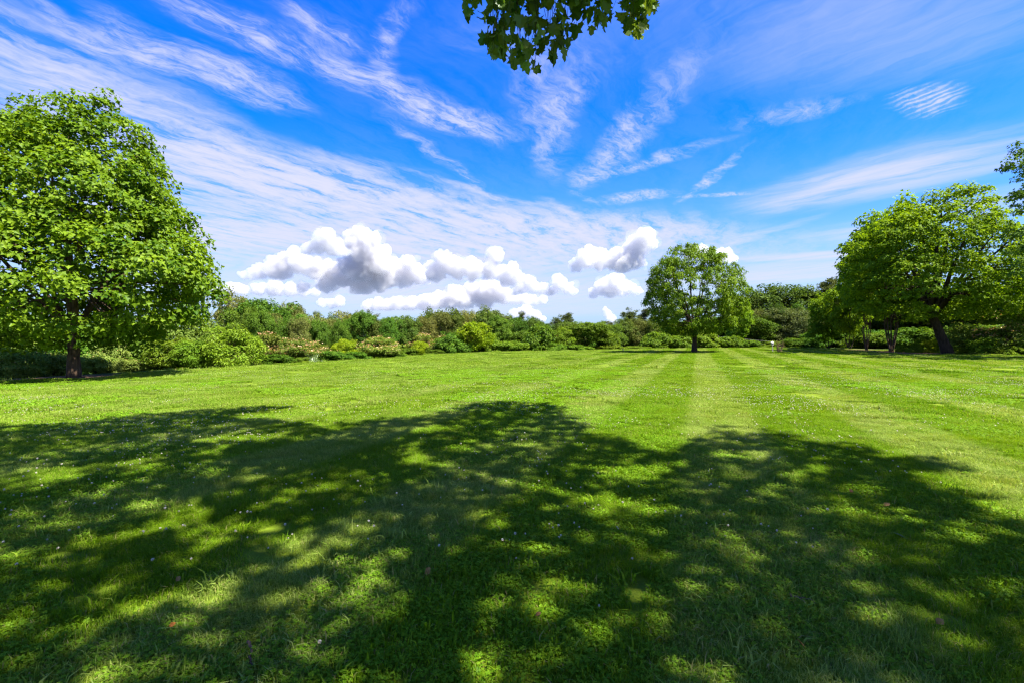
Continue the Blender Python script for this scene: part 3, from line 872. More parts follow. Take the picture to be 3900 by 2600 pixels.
FB = dict(up=.5, outw=.5, rand=.5, droop=.3)
kind('oak', 3, 11, 9, 2.2, 7, 210, 64, .90, .7, .30, .21, 'diamond', L_OAK, B_DARK, .26, 2.6, fol=FB)
kind('green', 3, 10, 7.5, 1.2, 7, 200, 64, .80, .75, .28, .19, 'diamond', L_MID, B_DARK, .22, 2.0, fol=FB)
kind('olive', 2, 10, 6.5, 1.0, 6, 170, 50, .75, 1.0, .30, .15, 'diamond', L_OLIVE, B_GREY, .18, 2.0, fol=dict(up=.3, outw=.5, rand=.7, droop=.2))
kind('pine', 3, 11, 6, 1.0, 7, 300, 60, .52, .9, .40, .10, 'needle', L_PINE, B_DARK, .2, 7.0, dict(n_main=3, sub=110, spread=.2, top=.98, sag=0), dict(up=.5, outw=.3, rand=.9, droop=-.25, surf=.1), lob=pine_lobes)
kind('maple', 2, 8, 7.5, .9, 7, 230, 48, .70, .45, .30, .22, 'diamond', L_MAPLE, B_DARK, .09, 1.1, dict(stems=3, n_main=6, sub=60, top=.8), dict(up=.75, outw=.3, rand=.4, droop=.35))
kind('stemmy', 2, 10, 9, 3.0, 7, 240, 48, .80, .45, .30, .22, 'diamond', L_MAPLE, B_BROWN, .075, 1.9, dict(stems=5, n_main=8, sub=90, top=.75), dict(up=.75, outw=.3, rand=.4, droop=.35))
kind('lime', 2, 4, 4, .1, 6, 150, 44, .42, .9, .24, .13, 'diamond', L_LIME, B_BROWN, .06, .7, fol=dict(up=.35, outw=.5, rand=.6, droop=.15))
kind('fresh', 3, 4, 4.2, .05, 7, 190, 46, .42, .75, .25, .10, 'diamond', L_FRESH, B_BROWN, .06, .6, dict(stems=3), dict(up=.45, outw=.4, rand=.5, droop=.55))
kind('bush', 3, 3, 3.6, .0, 7, 150, 46, .40, .8, .22, .14, 'diamond', L_MID, B_DARK, .05, .5, fol=FB)
kind('vine', 3, 3, 4.2, .0, 8, 170, 46, .42, .8, .24, .17, 'diamond', L_VINE, B_DARK, .05, .4, fol=dict(up=.35, outw=.55, rand=.45, droop=.8))
kind('mimosa', 3, 3.4, 5.4, .0, 8, 210, 46, .42, .35, .30, .085, 'diamond', L_MIMOSA, B_GREY, .06, .6, dict(stems=3, sub=50), dict(up=.85, outw=.15, rand=.35, droop=.25),
     dict(per=7, size=.13, mat=L_PINK, zmin=.1, share=.85), flat_lobes)
kind('greygreen', 2, 9, 7, .4, 7, 200, 50, .72, .8, .30, .12, 'diamond', L_GREYGREEN, B_GREY, .16, 1.0, fol=dict(up=.4, outw=.45, rand=.6, droop=.35))
L_WILD = leaf_mat('brightened_wild_shrub_leaves', (.090, .140, .022), (.215, .270, .060), .42, .006, .15, .5)  # leaf colour raised to stand in for light under the plane crown
kind('wild', 3, 3, 3.6, .0, 7, 150, 46, .40, .7, .22, .12, 'diamond', L_WILD, B_DARK, .05, .5, fol=FB, bloom=dict(per=3, size=.10, mat=L_PINK, zmin=.3, share=.35))
kind('weeds', 2, 1.2, 2.0, .0, 6, 90, 34, .20, 1.0, .16, .06, 'diamond', L_FRESH, B_BROWN, .015, .2, dict(min_r=.006), dict(up=.3, outw=.4, rand=.6, droop=.5))

def edge_depth(px):
    dd = np.arange(8, 95, .1); x = at(px, dd)
    k = np.argmax(lawn_sd(x, dd) > 0)
    return float(dd[k])

NAMES = dict(oak=('oak_tree', 'tree'), green=('leafy_tree', 'tree'), olive=('olive_green_tree', 'tree'), pine=('pine_tree', 'tree'), maple=('small_maple_tree', 'tree'),
             stemmy=('multi_stemmed_tree', 'tree'), lime=('lime_green_shrub', 'shrub'), fresh=('feathery_shrub', 'shrub'), bush=('bush', 'bush'), vine=('vine_thicket', 'thicket'),
             wild=('wild_shrub', 'shrub'), mimosa=('silk_tree', 'shrub'), greygreen=('grey_green_tree', 'tree'), weeds=('weed_clump', 'weeds'))
_cnt = {}
def plant(k, px, top, wpx, off, label, var=None, depth=None, group=None, rz=None, sink=.1):
    d = depth if depth is not None else edge_depth(px) + off
    x = at(px, d); z = gz(x, d) - sink
    parts_list, h, w = KIND[k]
    i = _cnt.get(k, 0); _cnt[k] = i + 1
    parts = parts_list[(i if var is None else var) % len(parts_list)]
    sz = (zat(top, d) - z) / h
    # width of a round crown off the axis looks stretched by 1/cos
    sx = wpx * d / F / w * math.cos(math.atan(abs(px - CX) / F) * .8)
    if k in ('oak', 'green', 'olive', 'greygreen'): sx *= (1.38 if group is None else 1.0)
    if k == 'pine': sx *= 1.15
    nm, cat = NAMES[k]
    t = thing(nm, label, cat, (x, d, z), group or {'tree': 'trees behind the lawn', 'shrub': 'shrubs along the lawn edge', 'bush': 'shrubs along the lawn edge',
              'thicket': 'vine-covered thickets behind the lawn', 'weeds': 'weeds at the lawn edge'}[cat],
              rz if rz is not None else (i * 2.4 + px * .01) % 6.28, (sx, sx, sz))
    for pn, me in parts.items():
        obj(pn, me, t)
    return t

# --- left: wild shrubs under and beside the plane tree
plant('mimosa', -60, 1290, 330, 7.0, 'feathery shrub cut by the left picture border, low behind the lawn')
plant('wild', 90, 1330, 190, 6.0, 'pale-tipped feathery shrub left of the plane tree trunk, nearest the picture border')
plant('wild', 200, 1345, 150, 6.4, 'cream-flowered low shrub just left of the plane tree trunk')
plant('wild', 365, 1350, 150, 6.0, 'cream-flowered low shrub just right of the plane tree trunk')
plant('wild', 425, 1300, 130, 7.5, 'taller pale grey-green bush behind the shrub right of the plane tree trunk')
plant('wild', 480, 1368, 120, 5.0, 'low pale green bush second to the right of the plane tree trunk')
plant('wild', 560, 1364, 140, 4.6, 'low pink-dotted shrub under the right edge of the plane crown')
plant('fresh', 640, 1285, 200, 4.0, 'thin-stemmed feathery sapling under the right edge of the plane crown', var=1)
plant('fresh', 735, 1300, 150, 2.4, 'leafy shrub between the thin-stemmed sapling and the big bright bush')
plant('fresh', 880, 1252, 235, 1.2, 'biggest bright green rounded bush beside the right edge of the plane tree', var=0)
plant('green', 120, 1205, 330, 16, 'dark tree seen through the plane tree, left of its trunk')
plant('green', 420, 1195, 330, 16, 'dark tree seen through the plane tree, right of its trunk')
plant('oak', 680, 1190, 260, 18, 'dark tree mostly hidden behind the right edge of the plane crown')
plant('wild', 30, 1300, 220, 9, 'tall pale bush in the shade at the far left picture border')
plant('bush', 300, 1290, 260, 11, 'dark bush in deep shade behind the plane tree trunk')
plant('bush', 560, 1280, 220, 10, 'dark bush in deep shade behind the thin-stemmed sapling')
plant('wild', 100, 1392, 130, 3.5, 'low pale shrub at the lawn edge nearest the left border')

# --- left middle: tall trees over pink-flowered silk trees
plant('olive', 872, 1112, 130, 26, 'grey-olive sparse tall tree with pale trunk beside the plane crown', var=0)
plant('green', 951, 1126, 75, 34, 'small dark treetop peeping up between the grey-olive tree and the bright maple')
plant('green', 945, 1158, 150, 22, 'mid-green tree in front of the small dark treetop')
plant('green', 1038, 1128, 165, 20, 'tallest bright mid-green tree of the left treeline', var=2)
plant('green', 1085, 1143, 90, 30, 'dark green tree just behind the tallest left treeline tree')
plant('olive', 1122, 1162, 95, 26, 'brownish olive tree right of the tallest left treeline tree', var=1)
plant('olive', 1180, 1195, 100, 18, 'yellow-olive narrow tree above the pink shrubs and the sword-leaved plant', var=0)
plant('pine', 1212, 1193, 70, 40, 'dark round pine top behind the yellow-olive tree')
plant('olive', 1250, 1217, 105, 20, 'soft olive tree left of the distant wooded hill', var=1)
plant('oak', 1268, 1198, 90, 75, 'distant bluish tree on the hill in the left gap')
plant('oak', 1335, 1206, 80, 80, 'distant bluish tree behind the light olive tree')
plant('olive', 1330, 1190, 120, 24, 'light olive tree with upright spire tip', var=0)
plant('pine', 1402, 1192, 125, 26, 'broad dark pine beside the light olive tree')
plant('green', 1482, 1212, 130, 20, 'mid-green tree rising above the big pink-flowered silk tree')
plant('oak', 1545, 1213, 100, 45, 'dark green far tree right of the broad dark pine')
plant('oak', 1600, 1216, 90, 50, 'dark green far tree behind the little light green sapling')
plant('olive', 1560, 1240, 90, 22, 'small rounded olive tree behind the pink blossoms', var=1)
plant('oak', 1655, 1183, 110, 36, 'blue-green tall tree left in the central pair of tall oaks')
plant('mimosa', 1015, 1268, 190, 3.0, 'pink-flowered silk tree touching the big bright bush', var=0)
plant('mimosa', 1110, 1290, 210, 2.2, 'pink-flowered silk tree left of the sword-leaved plant', var=1)
plant('mimosa', 1200, 1300, 170, 3.4, 'pink-flowered silk tree behind the sword-leaved plant', var=2)
plant('bush', 1050, 1350, 130, .7, 'dark low bush at the foot of the leftmost pink silk trees')
plant('bush', 1130, 1358, 100, .6, 'dark low bush just left of the sword-leaved plant')
plant('bush', 1255, 1335, 110, 1.2, 'dark green bush just right of the sword-leaved plant')
plant('lime', 1318, 1296, 90, 3.0, 'yellow-green shrub between two pink-flowered silk trees', var=1)
plant('bush', 1345, 1340, 120, .9, 'low green bush below the yellow-green shrub on the left slope')
plant('mimosa', 1445, 1282, 200, 1.8, 'widest pink-flowered silk tree, near the middle of the left slope', var=1)
plant('fresh', 1522, 1336, 50, .7, 'tiny pale green shrub right of the widest silk tree')
plant('bush', 1490, 1345, 90, .8, 'dark bush between the widest silk tree and the tiny pale shrub')
plant('mimosa', 1610, 1270, 150, 5.5, 'pink-flowered silk tree behind the little light green sapling', var=2)
plant('lime', 1598, 1300, 66, 1.0, 'little light green upright sapling on the slope', var=0)
plant('bush', 1560, 1325, 80, 2.0, 'dark bush left of the little light green sapling')
plant('mimosa', 1688, 1280, 140, 4.0, 'mostly green silk tree left of the dark bush and yellow shrub', var=0)
plant('bush', 1655, 1330, 80, 1.5, 'dark bush right of the little light green sapling')

# --- centre
plant('oak', 1705, 1182, 150, 30, 'wide green oak in the central treeline')
plant('green', 1785, 1188, 60, 28, 'slender treetop between the two central oaks')
plant('oak', 1880, 1175, 130, 24, 'highest central oak with rounded top')
plant('pine', 1930, 1208, 120, 16, 'olive-dark pine in front of the highest central oak')
plant('pine', 1982, 1192, 70, 20, 'pine top right of the highest central oak')
plant('green', 1840, 1250, 120, 12, 'dark green tree behind the yellow shrub')
plant('oak', 2037, 1217, 55, 26, 'small dark treetop left of the twin dark pines')
plant('pine', 2118, 1204, 90, 18, 'left of the twin dark pines in the centre')
plant('pine', 2165, 1194, 90, 16, 'right of the twin dark pines in the centre')
plant('oak', 2075, 1243, 120, 60, 'far hazy treetop low in the central gap')
plant('oak', 2260, 1248, 140, 60, 'far treetop low behind the rich green tree')
plant('bush', 1722, 1268, 110, 1.2, 'dark bush leaning against the yellow shrub')
plant('lime', 1797, 1232, 135, 1.2, 'brightest yellow-green shrub in the middle of the treeline', var=0)
plant('vine', 1870, 1292, 100, 2.4, 'vine thicket just right of the yellow shrub')
plant('vine', 1945, 1300, 130, 1.6, 'low vine thicket below the olive-dark pine')
plant('bush', 1990, 1262, 90, 5, 'dark leafy bush behind the low vine thicket')
plant('vine', 2052, 1240, 110, 1.8, 'tall rounded vine-draped mound left of the pink blossoms')
plant('mimosa', 2105, 1272, 80, 5, 'small pink-flowered shrub between two vine mounds', var=1)
plant('fresh', 2152, 1250, 100, 2.0, 'fresh green bush in front of the twin dark pines')
plant('green', 2235, 1229, 140, 2.6, 'rich green small tree in front of the central gap')
plant('vine', 2312, 1262, 90, 3.4, 'vine thicket between the rich green tree and the pines')
plant('vine', 2100, 1305, 100, .9, 'low vine mound under the small pink shrub')
plant('vine', 2190, 1312, 120, .7, 'low vine fringe below the rich green tree')
plant('vine', 2330, 1314, 120, .8, 'low vine fringe left of the dark bird')
plant('vine', 2420, 1318, 110, .7, 'low vine fringe right of the dark bird')

# --- behind the lone walnut
plant('pine', 2322, 1226, 90, 14, 'short pine left of the tallest pine group')
plant('pine', 2395, 1180, 120, 15, 'tallest pine left of the lone walnut')
plant('pine', 2458, 1178, 90, 22, 'pine partly hidden by the left edge of the walnut crown')
plant('pine', 2545, 1215, 120, 14, 'pine behind the left half of the walnut crown')
plant('vine', 2500, 1268, 110, 2.0, 'bright vine mound below the left edge of the walnut crown')
plant('vine', 2580, 1280, 110, 1.6, 'vine mound just left of the walnut trunk')
plant('vine', 2690, 1272, 120, 1.8, 'vine mound just right of the walnut trunk')
plant('vine', 2780, 1282, 110, 1.4, 'vine mound second to the right of the walnut trunk')
plant('vine', 2855, 1296, 100, 1.0, 'vine mound at the left end of the wires')
plant('green', 2620, 1240, 150, 10, 'dark tree directly behind the walnut trunk')
plant('green', 2740, 1225, 150, 9, 'dark tree behind the right half of the walnut crown')
plant('maple', 2812, 1140, 110, 3.0, 'yellow-green maple whose crown meets the right edge of the walnut crown')
plant('green', 2868, 1200, 110, 7, 'mid-green tree right of the walnut, below the wires', var=1)
plant('oak', 2885, 1125, 160, 20, 'grey-green tall oak behind the bird box, left one')
plant('oak', 2965, 1086, 210, 18, 'tallest airy oak behind the bird box')
plant('oak', 3040, 1100, 170, 22, 'airy oak just right of the tallest one behind the bird box')
plant('greygreen', 2985, 1168, 140, 8, 'rounded grey-green tree behind the bare shrub')
plant('greygreen', 3058, 1178, 110, 10, 'grey-green tree between the bare shrub and the light maple')
plant('pine', 3100, 1108, 70, 30, 'narrow cedar tip rising right of the airy oaks')
plant('pine', 3165, 1062, 150, 24, 'tall dark pine behind the left edge of the right maples')
plant('bush', 3030, 1290, 110, 3, 'dark low bush behind the bare shrub')
plant('bush', 3105, 1275, 100, 4, 'dark bush left of the light maple')
plant('vine', 2950, 1300, 90, 2.0, 'dark green undergrowth behind the bird box')

# --- right: the row of maples
plant('maple', 3155, 1128, 175, 0, 'light green small maple at the left end of the right row', depth=66.0, var=0)
plant('maple', 3235, 1060, 190, 0, 'dark green maple second from the left end of the right row', depth=62.0, var=1)
plant('stemmy', 3300, 930, 230, 0, 'multi-stemmed maple third from the left end of the right row', depth=57.0, var=0)
plant('stemmy', 3395, 800, 390, 0, 'multi-stemmed maple with pale brown stems left of the largest maple', depth=51.0, var=1)
plant('oak', 3480, 1110, 330, 0, 'dark tree behind the stems of the right row', depth=75.0)
plant('oak', 3700, 1090, 330, 0, 'dark tree behind the right half of the largest maple', depth=66.0)
plant('green', 3860, 1010, 330, 0, 'dark green tree at the right border behind the pale-flowered shrub', depth=60.0)
plant('oak', 3250, 1150, 260, 0, 'dark tree behind the left end of the right row', depth=88.0)
plant('bush', 3330, 1270, 190, 0, 'dark undergrowth bush between the multi-stemmed maples', depth=66.0)
plant('bush', 3470, 1255, 190, 0, 'dark undergrowth bush behind the largest maple, left of its trunk', depth=58.0)
plant('bush', 3600, 1250, 220, 0, 'dark undergrowth bush directly behind the largest maple trunk', depth=56.0)
plant('fresh', 3490, 1302, 60, 0, 'sunlit pale weedy shrub left of the largest maple trunk', depth=48.0)
plant('lime', 3545, 1296, 75, 0, 'sunlit yellow-green shrub just left of the largest maple trunk', depth=48.5)
plant('wild', 3670, 1235, 140, 0, 'grey-green shrub just right of the largest maple trunk', depth=46.5)
plant('mimosa', 3830, 1190, 300, 0, 'cream-flowered silk tree at the right picture border', depth=43.0, var=2)
plant('fresh', 3745, 1290, 130, 0, 'bright green low shrub below the cream-flowered silk tree', depth=42.5)
plant('vine', 3840, 1320, 150, 0, 'low yellow-green ground vines at the right picture border', depth=41.0)
plant('weeds', 3660, 1325, 70, 0, 'weedy clump at the foot of the grey-green shrub', depth=44.5)
plant('weeds', 3440, 1322, 60, 0, 'weedy clump between the pale brown stems and the sunlit shrub', depth=49.5)


rng_w = np.random.default_rng(60)
ANCHOR = [(880, 'the biggest bright bush'), (951, 'the small dark treetop'), (1038, 'the tallest left treeline tree'), (1122, 'the brownish olive tree'), (1190, 'the sword-leaved plant'),
          (1250, 'the soft olive tree'), (1318, 'the yellow-green slope shrub'), (1402, 'the broad dark pine'), (1445, 'the widest silk tree'), (1522, 'the tiny pale green shrub'),
          (1598, 'the little light green sapling'), (1688, 'the mostly green silk tree'), (1797, 'the brightest yellow-green shrub'), (1880, 'the highest central oak'), (1945, 'the low vine thicket'),
          (2052, 'the tall vine-draped mound'), (2105, 'the small pink-flowered shrub'), (2165, 'the twin dark pines'), (2235, 'the rich green small tree'), (2312, 'the thicket before the pines'),
          (2395, 'the tallest pine'), (2500, 'the bright vine mound'), (2580, 'the left walnut-side mound'), (2645, 'the lone walnut trunk'), (2690, 'the right walnut-side mound'),
          (2812, 'the yellow-green maple'), (2868, 'the wire ends'), (2941, 'the bird box'), (2968, 'the bare shrub'), (3058, 'the grey-green pair')]
TONE = dict(green='mid-green', oak='dull green', olive='olive')
seen = set()
for i, px_ in enumerate(list(range(930, 2480, 50)) + list(range(2500, 3080, 60))):
    top_ = np.interp(px_, [940, 1150, 1300, 1500, 1700, 1900, 2100, 2300, 2500, 2800, 3000], [1172, 1202, 1212, 1218, 1202, 1202, 1220, 1230, 1218, 1190, 1160]) + rng_w.normal(0, 12)
    k_ = ('green', 'oak', 'green', 'oak', 'green', 'olive')[int(rng_w.integers(0, 6))]; px_ = px_ + rng_w.normal(0, 14)
    lab = None
    for apx, nm_ in sorted(ANCHOR, key=lambda q: abs(q[0] - px_)):
        rel = 'straight behind' if abs(px_ - apx) < 14 else ('behind and just left of' if px_ < apx else 'behind and just right of')
        lab = 'half-hidden %s woodland tree %s %s' % (TONE[k_], rel, nm_)
        if lab not in seen: break
    seen.add(lab)
    plant(k_, px_, top_, rng_w.uniform(75, 115), rng_w.uniform(7, 13), lab, group='second row of the far woodland')
for px_, top_, w_, d_, lab in [
        (3120, 1190, 200, 92.0, 'dark tree far behind the light green small maple'), (3370, 1180, 260, 84.0, 'dark tree far behind the multi-stemmed maples'),
        (3590, 1170, 260, 80.0, 'dark tree far behind the largest maple trunk'), (3800, 1180, 300, 78.0, 'dark tree far behind the cream-flowered silk tree'),
        (2700, 1215, 170, 98.0, 'dark tree far behind the walnut trunk, right side'), (2560, 1222, 170, 100.0, 'dark tree far behind the walnut trunk, left side'),
        (2790, 1200, 150, 96.0, 'dark tree far behind the yellow-green maple')]:
    plant('green', px_, top_, w_, 0, lab, depth=d_)
for px_, top_, w_, d_, lab in [
        (3150, 1262, 170, 74.0, 'dark undergrowth below the light green small maple'), (3240, 1262, 170, 72.0, 'dark undergrowth below the second maple of the right row'),
        (3310, 1258, 170, 70.0, 'dark undergrowth below the third maple of the right row'), (3400, 1262, 170, 66.0, 'dark undergrowth behind the pale brown stems'),
        (3540, 1262, 190, 62.0, 'dark undergrowth behind the sunlit yellow-green shrub'), (3690, 1255, 190, 58.0, 'dark undergrowth behind the grey-green shrub'),
        (3780, 1240, 220, 54.0, 'dark undergrowth behind the cream-flowered silk tree'), (2960, 1272, 140, 82.0, 'dark undergrowth behind the wires'),
        (2890, 1270, 140, 80.0, 'dark undergrowth left of the wires'), (3070, 1268, 140, 82.0, 'dark undergrowth right of the wires')]:
    plant('bush', px_, top_, w_, 0, lab, depth=d_)


# ------------------------------------------------------------------ tall oak at the right border (only its left branches reach the picture)
def border_oak():
    rng = np.random.default_rng(77)
    d = 33.0; px0 = 4190
    x0 = at(px0, d); z0 = gz(x0, d)
    t = thing('tall_oak_tree', 'tall dark oak at the right border with separate leafy boughs against the sky', 'tree', (x0, d, z0))
    lob = [(0, 0, 13.5, 4.6, 4.6, 6), (1.5, 0, 9, 5, 5, 3)]
    def tip(px, py, r, rz):
        lob.append((at(px, d) - x0, rng.uniform(-.5, .5), zat(py, d) - z0, r, r * .9, rz))
    tip(3890, 570, .75, .50); tip(3840, 620, .55, .42); tip(3905, 650, .6, .35); tip(3940, 600, 1.2, .8)
    tip(3870, 740, .55, .25); tip(3915, 730, .7, .45); tip(3900, 900, 1.3, .8); tip(3860, 960, 1.1, .7); tip(3930, 1010, 1.6, 1.0)
    C = []; O = []
    for l in lob:
        n = int(max(5, 8 * l[3] * l[5]))
        c, o = clump_centres(rng, [l], n, .3); C.append(c); O.append(o)
    C = np.concatenate(C); O = np.concatenate(O)
    V, F_, v = foliage(rng, C, O, 42, .42, .6, .2, .15, 'lobed', up=.6, outw=.3, rand=.5, droop=.35)
    mb = woody(rng, 19, .42, 6.5, C, n_main=7, sub=110, spread=.6, sag=.05, min_r=.018)
    obj('trunk', mb.mesh('trunk', B_DARK, True), t)
    obj('crown', build_mesh_crown('crown', [(V, F_, v)], L_OAK), t)
border_oak()


# ------------------------------------------------------------------ the shade tree over the camera
SHADOW = np.array([(-900, 1690), (-300, 1630), (0, 1605), (300, 1600), (420, 1575), (700, 1562), (770, 1542), (1085, 1536), (1040, 1556), (860, 1582), (1100, 1600), (1210, 1628),
                   (1250, 1630), (1310, 1602), (1500, 1592), (1730, 1572), (1765, 1546), (1850, 1534), (2050, 1540), (2145, 1553), (2120, 1582), (2180, 1605), (2200, 1655),
                   (2380, 1688), (2470, 1742), (2550, 1748), (2600, 1705), (2680, 1655), (2780, 1636), (2800, 1662), (2900, 1642), (3000, 1656), (3030, 1688), (3270, 1706),
                   (3290, 1732), (3640, 1768), (3690, 1792), (3600, 1815), (3420, 1800), (3380, 1840), (3640, 1880), (3720, 1950), (3900, 1990), (4600, 2080), (5200, 2700), (5200, 9000), (-4000, 9000), (-2500, 1800)], float)
HOLES = [(166, 1815, 185, 42), (530, 1782, 100, 20), (140, 1968, 150, 30), (600, 1990, 120, 45), (812, 2058, 115, 55), (1500, 1747, 130, 22), (1700, 1802, 100, 18), (1235, 1842, 80, 22),
         (1410, 1975, 85, 26), (1975, 1706, 110, 14), (2290, 1928, 140, 42), (2400, 1802, 165, 36), (2820, 1742, 160, 16), (3034, 1802, 170, 22), (3217, 1972, 140, 32),
         (2800, 2092, 115, 28), (3250, 2390, 85, 30), (3730, 2035, 130, 40), (3790, 1830, 200, 80), (3840, 2258, 120, 38), (3050, 2505, 70, 45), (1380, 2272, 80, 36), (1210, 2102, 120, 40),
         (550, 2312, 110, 34), (800, 2306, 100, 34), (1440, 2145, 110, 40), (2040, 1640, 60, 10), (1600, 1640, 120, 9), (330, 1700, 130, 12), (960, 1660, 160, 14), (2080, 2060, 60, 30), (1950, 1850, 90, 20)]

def shade_tree():
    rng = np.random.default_rng(31)
    base = np.array([5.0, -6.5]); bz = gz(*base)
    t = thing('shade_tree', 'overhanging branch of star-leaved tree entering at the top of the picture', 'tree', (base[0], base[1], bz))
    off = np.array([base[0], base[1], bz])
    # positions of leaf clumps: walk from a shaded spot of the lawn towards the sun
    gx, gy = np.meshgrid(np.arange(-17, 17, .285), np.arange(-9, 13.5, .285))
    n = gx.size
    gx = gx.ravel() + rng.uniform(-.14, .14, n); gy = gy.ravel() + rng.uniform(-.14, .14, n)
    px = np.where(gy > .7, CX + gx / np.maximum(gy, .7) * F, 1950.); py = np.where(gy > .7, HY + CAM_H / np.maximum(gy, .7) * F, 5000.)
    ok = in_poly(px, py, SHADOW) | (gy <= .7)
    ok &= ~((gy <= .7) & (np.abs(gx) > 12 + .5 * gy))
    for hx, hy, rx, ry in HOLES:
        q = ((px - hx) / rx) ** 2 + ((py - hy) / ry) ** 2
        ok &= ~((q < 1.0) & (gy > .7))
    z = rng.uniform(9.0, 14.5, n)
    lift = SUN[:2] / SUN[2]
    P = np.stack([gx + lift[0] * z, gy + lift[1] * z, z], 1)
    need = 1.65 + .80 * np.maximum(P[:, 1], 0) + .9          # stay above the picture's top edge
    up = np.maximum(0, need - z); z = z + up * 1.35
    P = np.stack([gx + lift[0] * z, gy + lift[1] * z, z], 1)
    ok &= z < 19
    C = P[ok] - off
    O = unit(C - np.array([0, 0, 8.0]))
    V, F_, v = foliage(rng, C, O, 17, .28, .5, .20, .19, 'lobed', up=.8, outw=.1, rand=.4, droop=.3, surf=.1)
    obj('crown', build_mesh_crown('crown', [(V, F_, v)], L_SHADE), t)
    far = C[rng.permutation(len(C))[:130]]
    mb = woody(rng, 13, .36, 5.2, far, n_main=9, spread=.5, sub=110, top=.75, sag=.05, min_r=.010)
    obj('trunk', mb.mesh('trunk', B_BROWN, True), t)

    # the hanging bough in the picture
    bough = [(1770, -200), (1775, 40), (1800, 82), (1850, 84), (1845, 130), (1865, 190), (1900, 235), (1945, 232), (1990, 232), (2005, 268), (2035, 276), (2065, 240), (2120, 225), (2155, 190),
             (2160, 130), (2190, 105), (2225, 130), (2240, 105), (2265, 108), (2300, 110), (2340, 90), (2370, 90), (2395, 140), (2420, 140), (2450, 110), (2460, 50), (2510, 45), (2515, -200)]
    bough = np.array(bough, float)
    br = thing_part = obj('bough', None, t)
    br.location = (0, 0, 0)
    # lobed leaf outline (star-like, five points)
    outl = [(0, 0), (.10, .22), (-.02, .50), (.24, .40), (.46, .56), (.52, .27), (.78, .30), (1.0, 0), (.78, -.30), (.52, -.27), (.46, -.56), (.24, -.40), (-.02, -.50), (.10, -.22)]
    variants = []
    for k in range(6):
        pts = [(.36, 0, 0)]
        cu = rng.uniform(.05, .5); fo = rng.uniform(.0, .55); tw = rng.uniform(-.4, .4)
        for a, b in outl:
            a2, b2 = a + rng.normal(0, .02), b + rng.normal(0, .02)
            pts.append((a2, b2, -cu * a2 * a2 * .5 + fo * abs(b2) + tw * a2 * b2))
        f = np.array([(0, i, i % 14 + 1) for i in range(1, 15)])
        me = mesh_np('leaf', np.array(pts), [f], L_SHADE, {'v': np.full(15, rng.random())})
        variants.append(me)
    leaves = []
    tries = 0
    while len(leaves) < 330 and tries < 20000:
        tries += 1
        px = rng.uniform(1770, 2515); py = rng.uniform(-40, 278)
        if not in_poly(np.array([px]), np.array([py]), bough)[0]: continue
        if rng.random() > .95 - .35 * (noise2(np.array([px]), np.array([py]), .02, 5)[0] > .55): continue
        d = rng.uniform(4.5, 5.5) + .0006 * (px - 2100)
        leaves.append((at(px, d), d, zat(py, d)))
    leaves = np.array(leaves)
    for i, p in enumerate(leaves):
        s = rng.uniform(.085, .15)
        o = obj('leaf', variants[i % 6], br)
        az = rng.uniform(0, 6.28)
        e = Euler((rng.normal(0, 1.0), rng.uniform(.3, 1.5), az), 'XYZ').to_matrix().to_4x4()     # tips hang down
        q = np.array(p) - off
        o.matrix_basis = Matrix.Translation(Vector(q)) @ e @ Matrix.Diagonal((s, s, s, 1))
    # twigs that carry the leaves: down from a limb above the picture
    mb = MB()
    top = []
    for px in (1800, 1880, 1960, 2040, 2110, 2190, 2260, 2330, 2400, 2470):
        top.append((at(px, 5.0), 5.0 + rng.normal(0, .15), zat(-190 + rng.uniform(-30, 30), 5.0)))
    top = np.array(top)
    limb_pts = np.concatenate([[top[0]], top, [top[-1] + np.array([.8, -1.0, .8])], [np.array([3.4, 1.5, 7.2])], [np.array([4.3, -2.0, 7.6])], [np.array([4.8, -5.2, 6.2])], [np.array([5.0, -6.5, 5.0])]])
    mb.tube(limb_pts - off, np.linspace(.012, .11, len(limb_pts)), 7)
    for p in leaves[rng.permutation(len(leaves))[:120]]:
        j = int(np.argmin(np.abs(top[:, 0] - p[0] + rng.normal(0, .12)))); a = top[j]
        m = (a + p) / 2 + rng.normal(0, .07, 3) + np.array([0, 0, .1])
        tt = np.linspace(0, 1, 7)[:, None]
        mb.tube((1 - tt) ** 2 * a + 2 * tt * (1 - tt) * m + tt ** 2 * p - off, np.linspace(.0055, .0018, 7), 4)
    obj('twigs', mb.mesh('twigs', B_DARK, True), br)
    # the leaves of the same bough that stay above the picture
    m = 1700
    px = rng.uniform(1760, 2520, m); d = rng.uniform(4.4, 5.6, m)
    A = np.stack([at(px, d), d, zat(rng.uniform(-330, -60, m), d)], 1) - off
    Nn = unit(rng.normal(0, .5, (m, 3)) + np.array([0, -.3, .8])); Ax = unit(rng.normal(0, 1, (m, 3)) + np.array([0, 0, -.8]))
    V, F_, v = leaf_faces(rng, A, Nn, Ax, rng.uniform(.1, .15, m), rng.uniform(.1, .15, m), 'lobed')
    obj('foliage', build_mesh_crown('foliage', [(V, F_, v)], L_SHADE), br, kind='stuff')
shade_tree()


# ------------------------------------------------------------------ cumulus clouds
def cloud_mat(name='cumulus_cloud', dens=.013, absorb=.0038):
    """water droplets: an even white scattering volume inside each cloud's skin"""
    m, nt = new_mat(name)
    v = nt.new('ShaderNodeVolumeScatter', {'Color': (1, 1, 1, 1), 'Density': dens, 'Anisotropy': 0.3})
    a = nt.new('ShaderNodeVolumeAbsorption', {'Color': (0, 0, .1, 1), 'Density': absorb})
    ad = nt.new('ShaderNodeAddShader', {0: v.outputs[0], 1: a.outputs[0]})
    nt.new('ShaderNodeOutputMaterial', {'Volume': ad.outputs[0]})
    return m
M_CLOUD = cloud_mat()
M_VAPOUR = cloud_mat('thin_vapour', .0018, .0005)

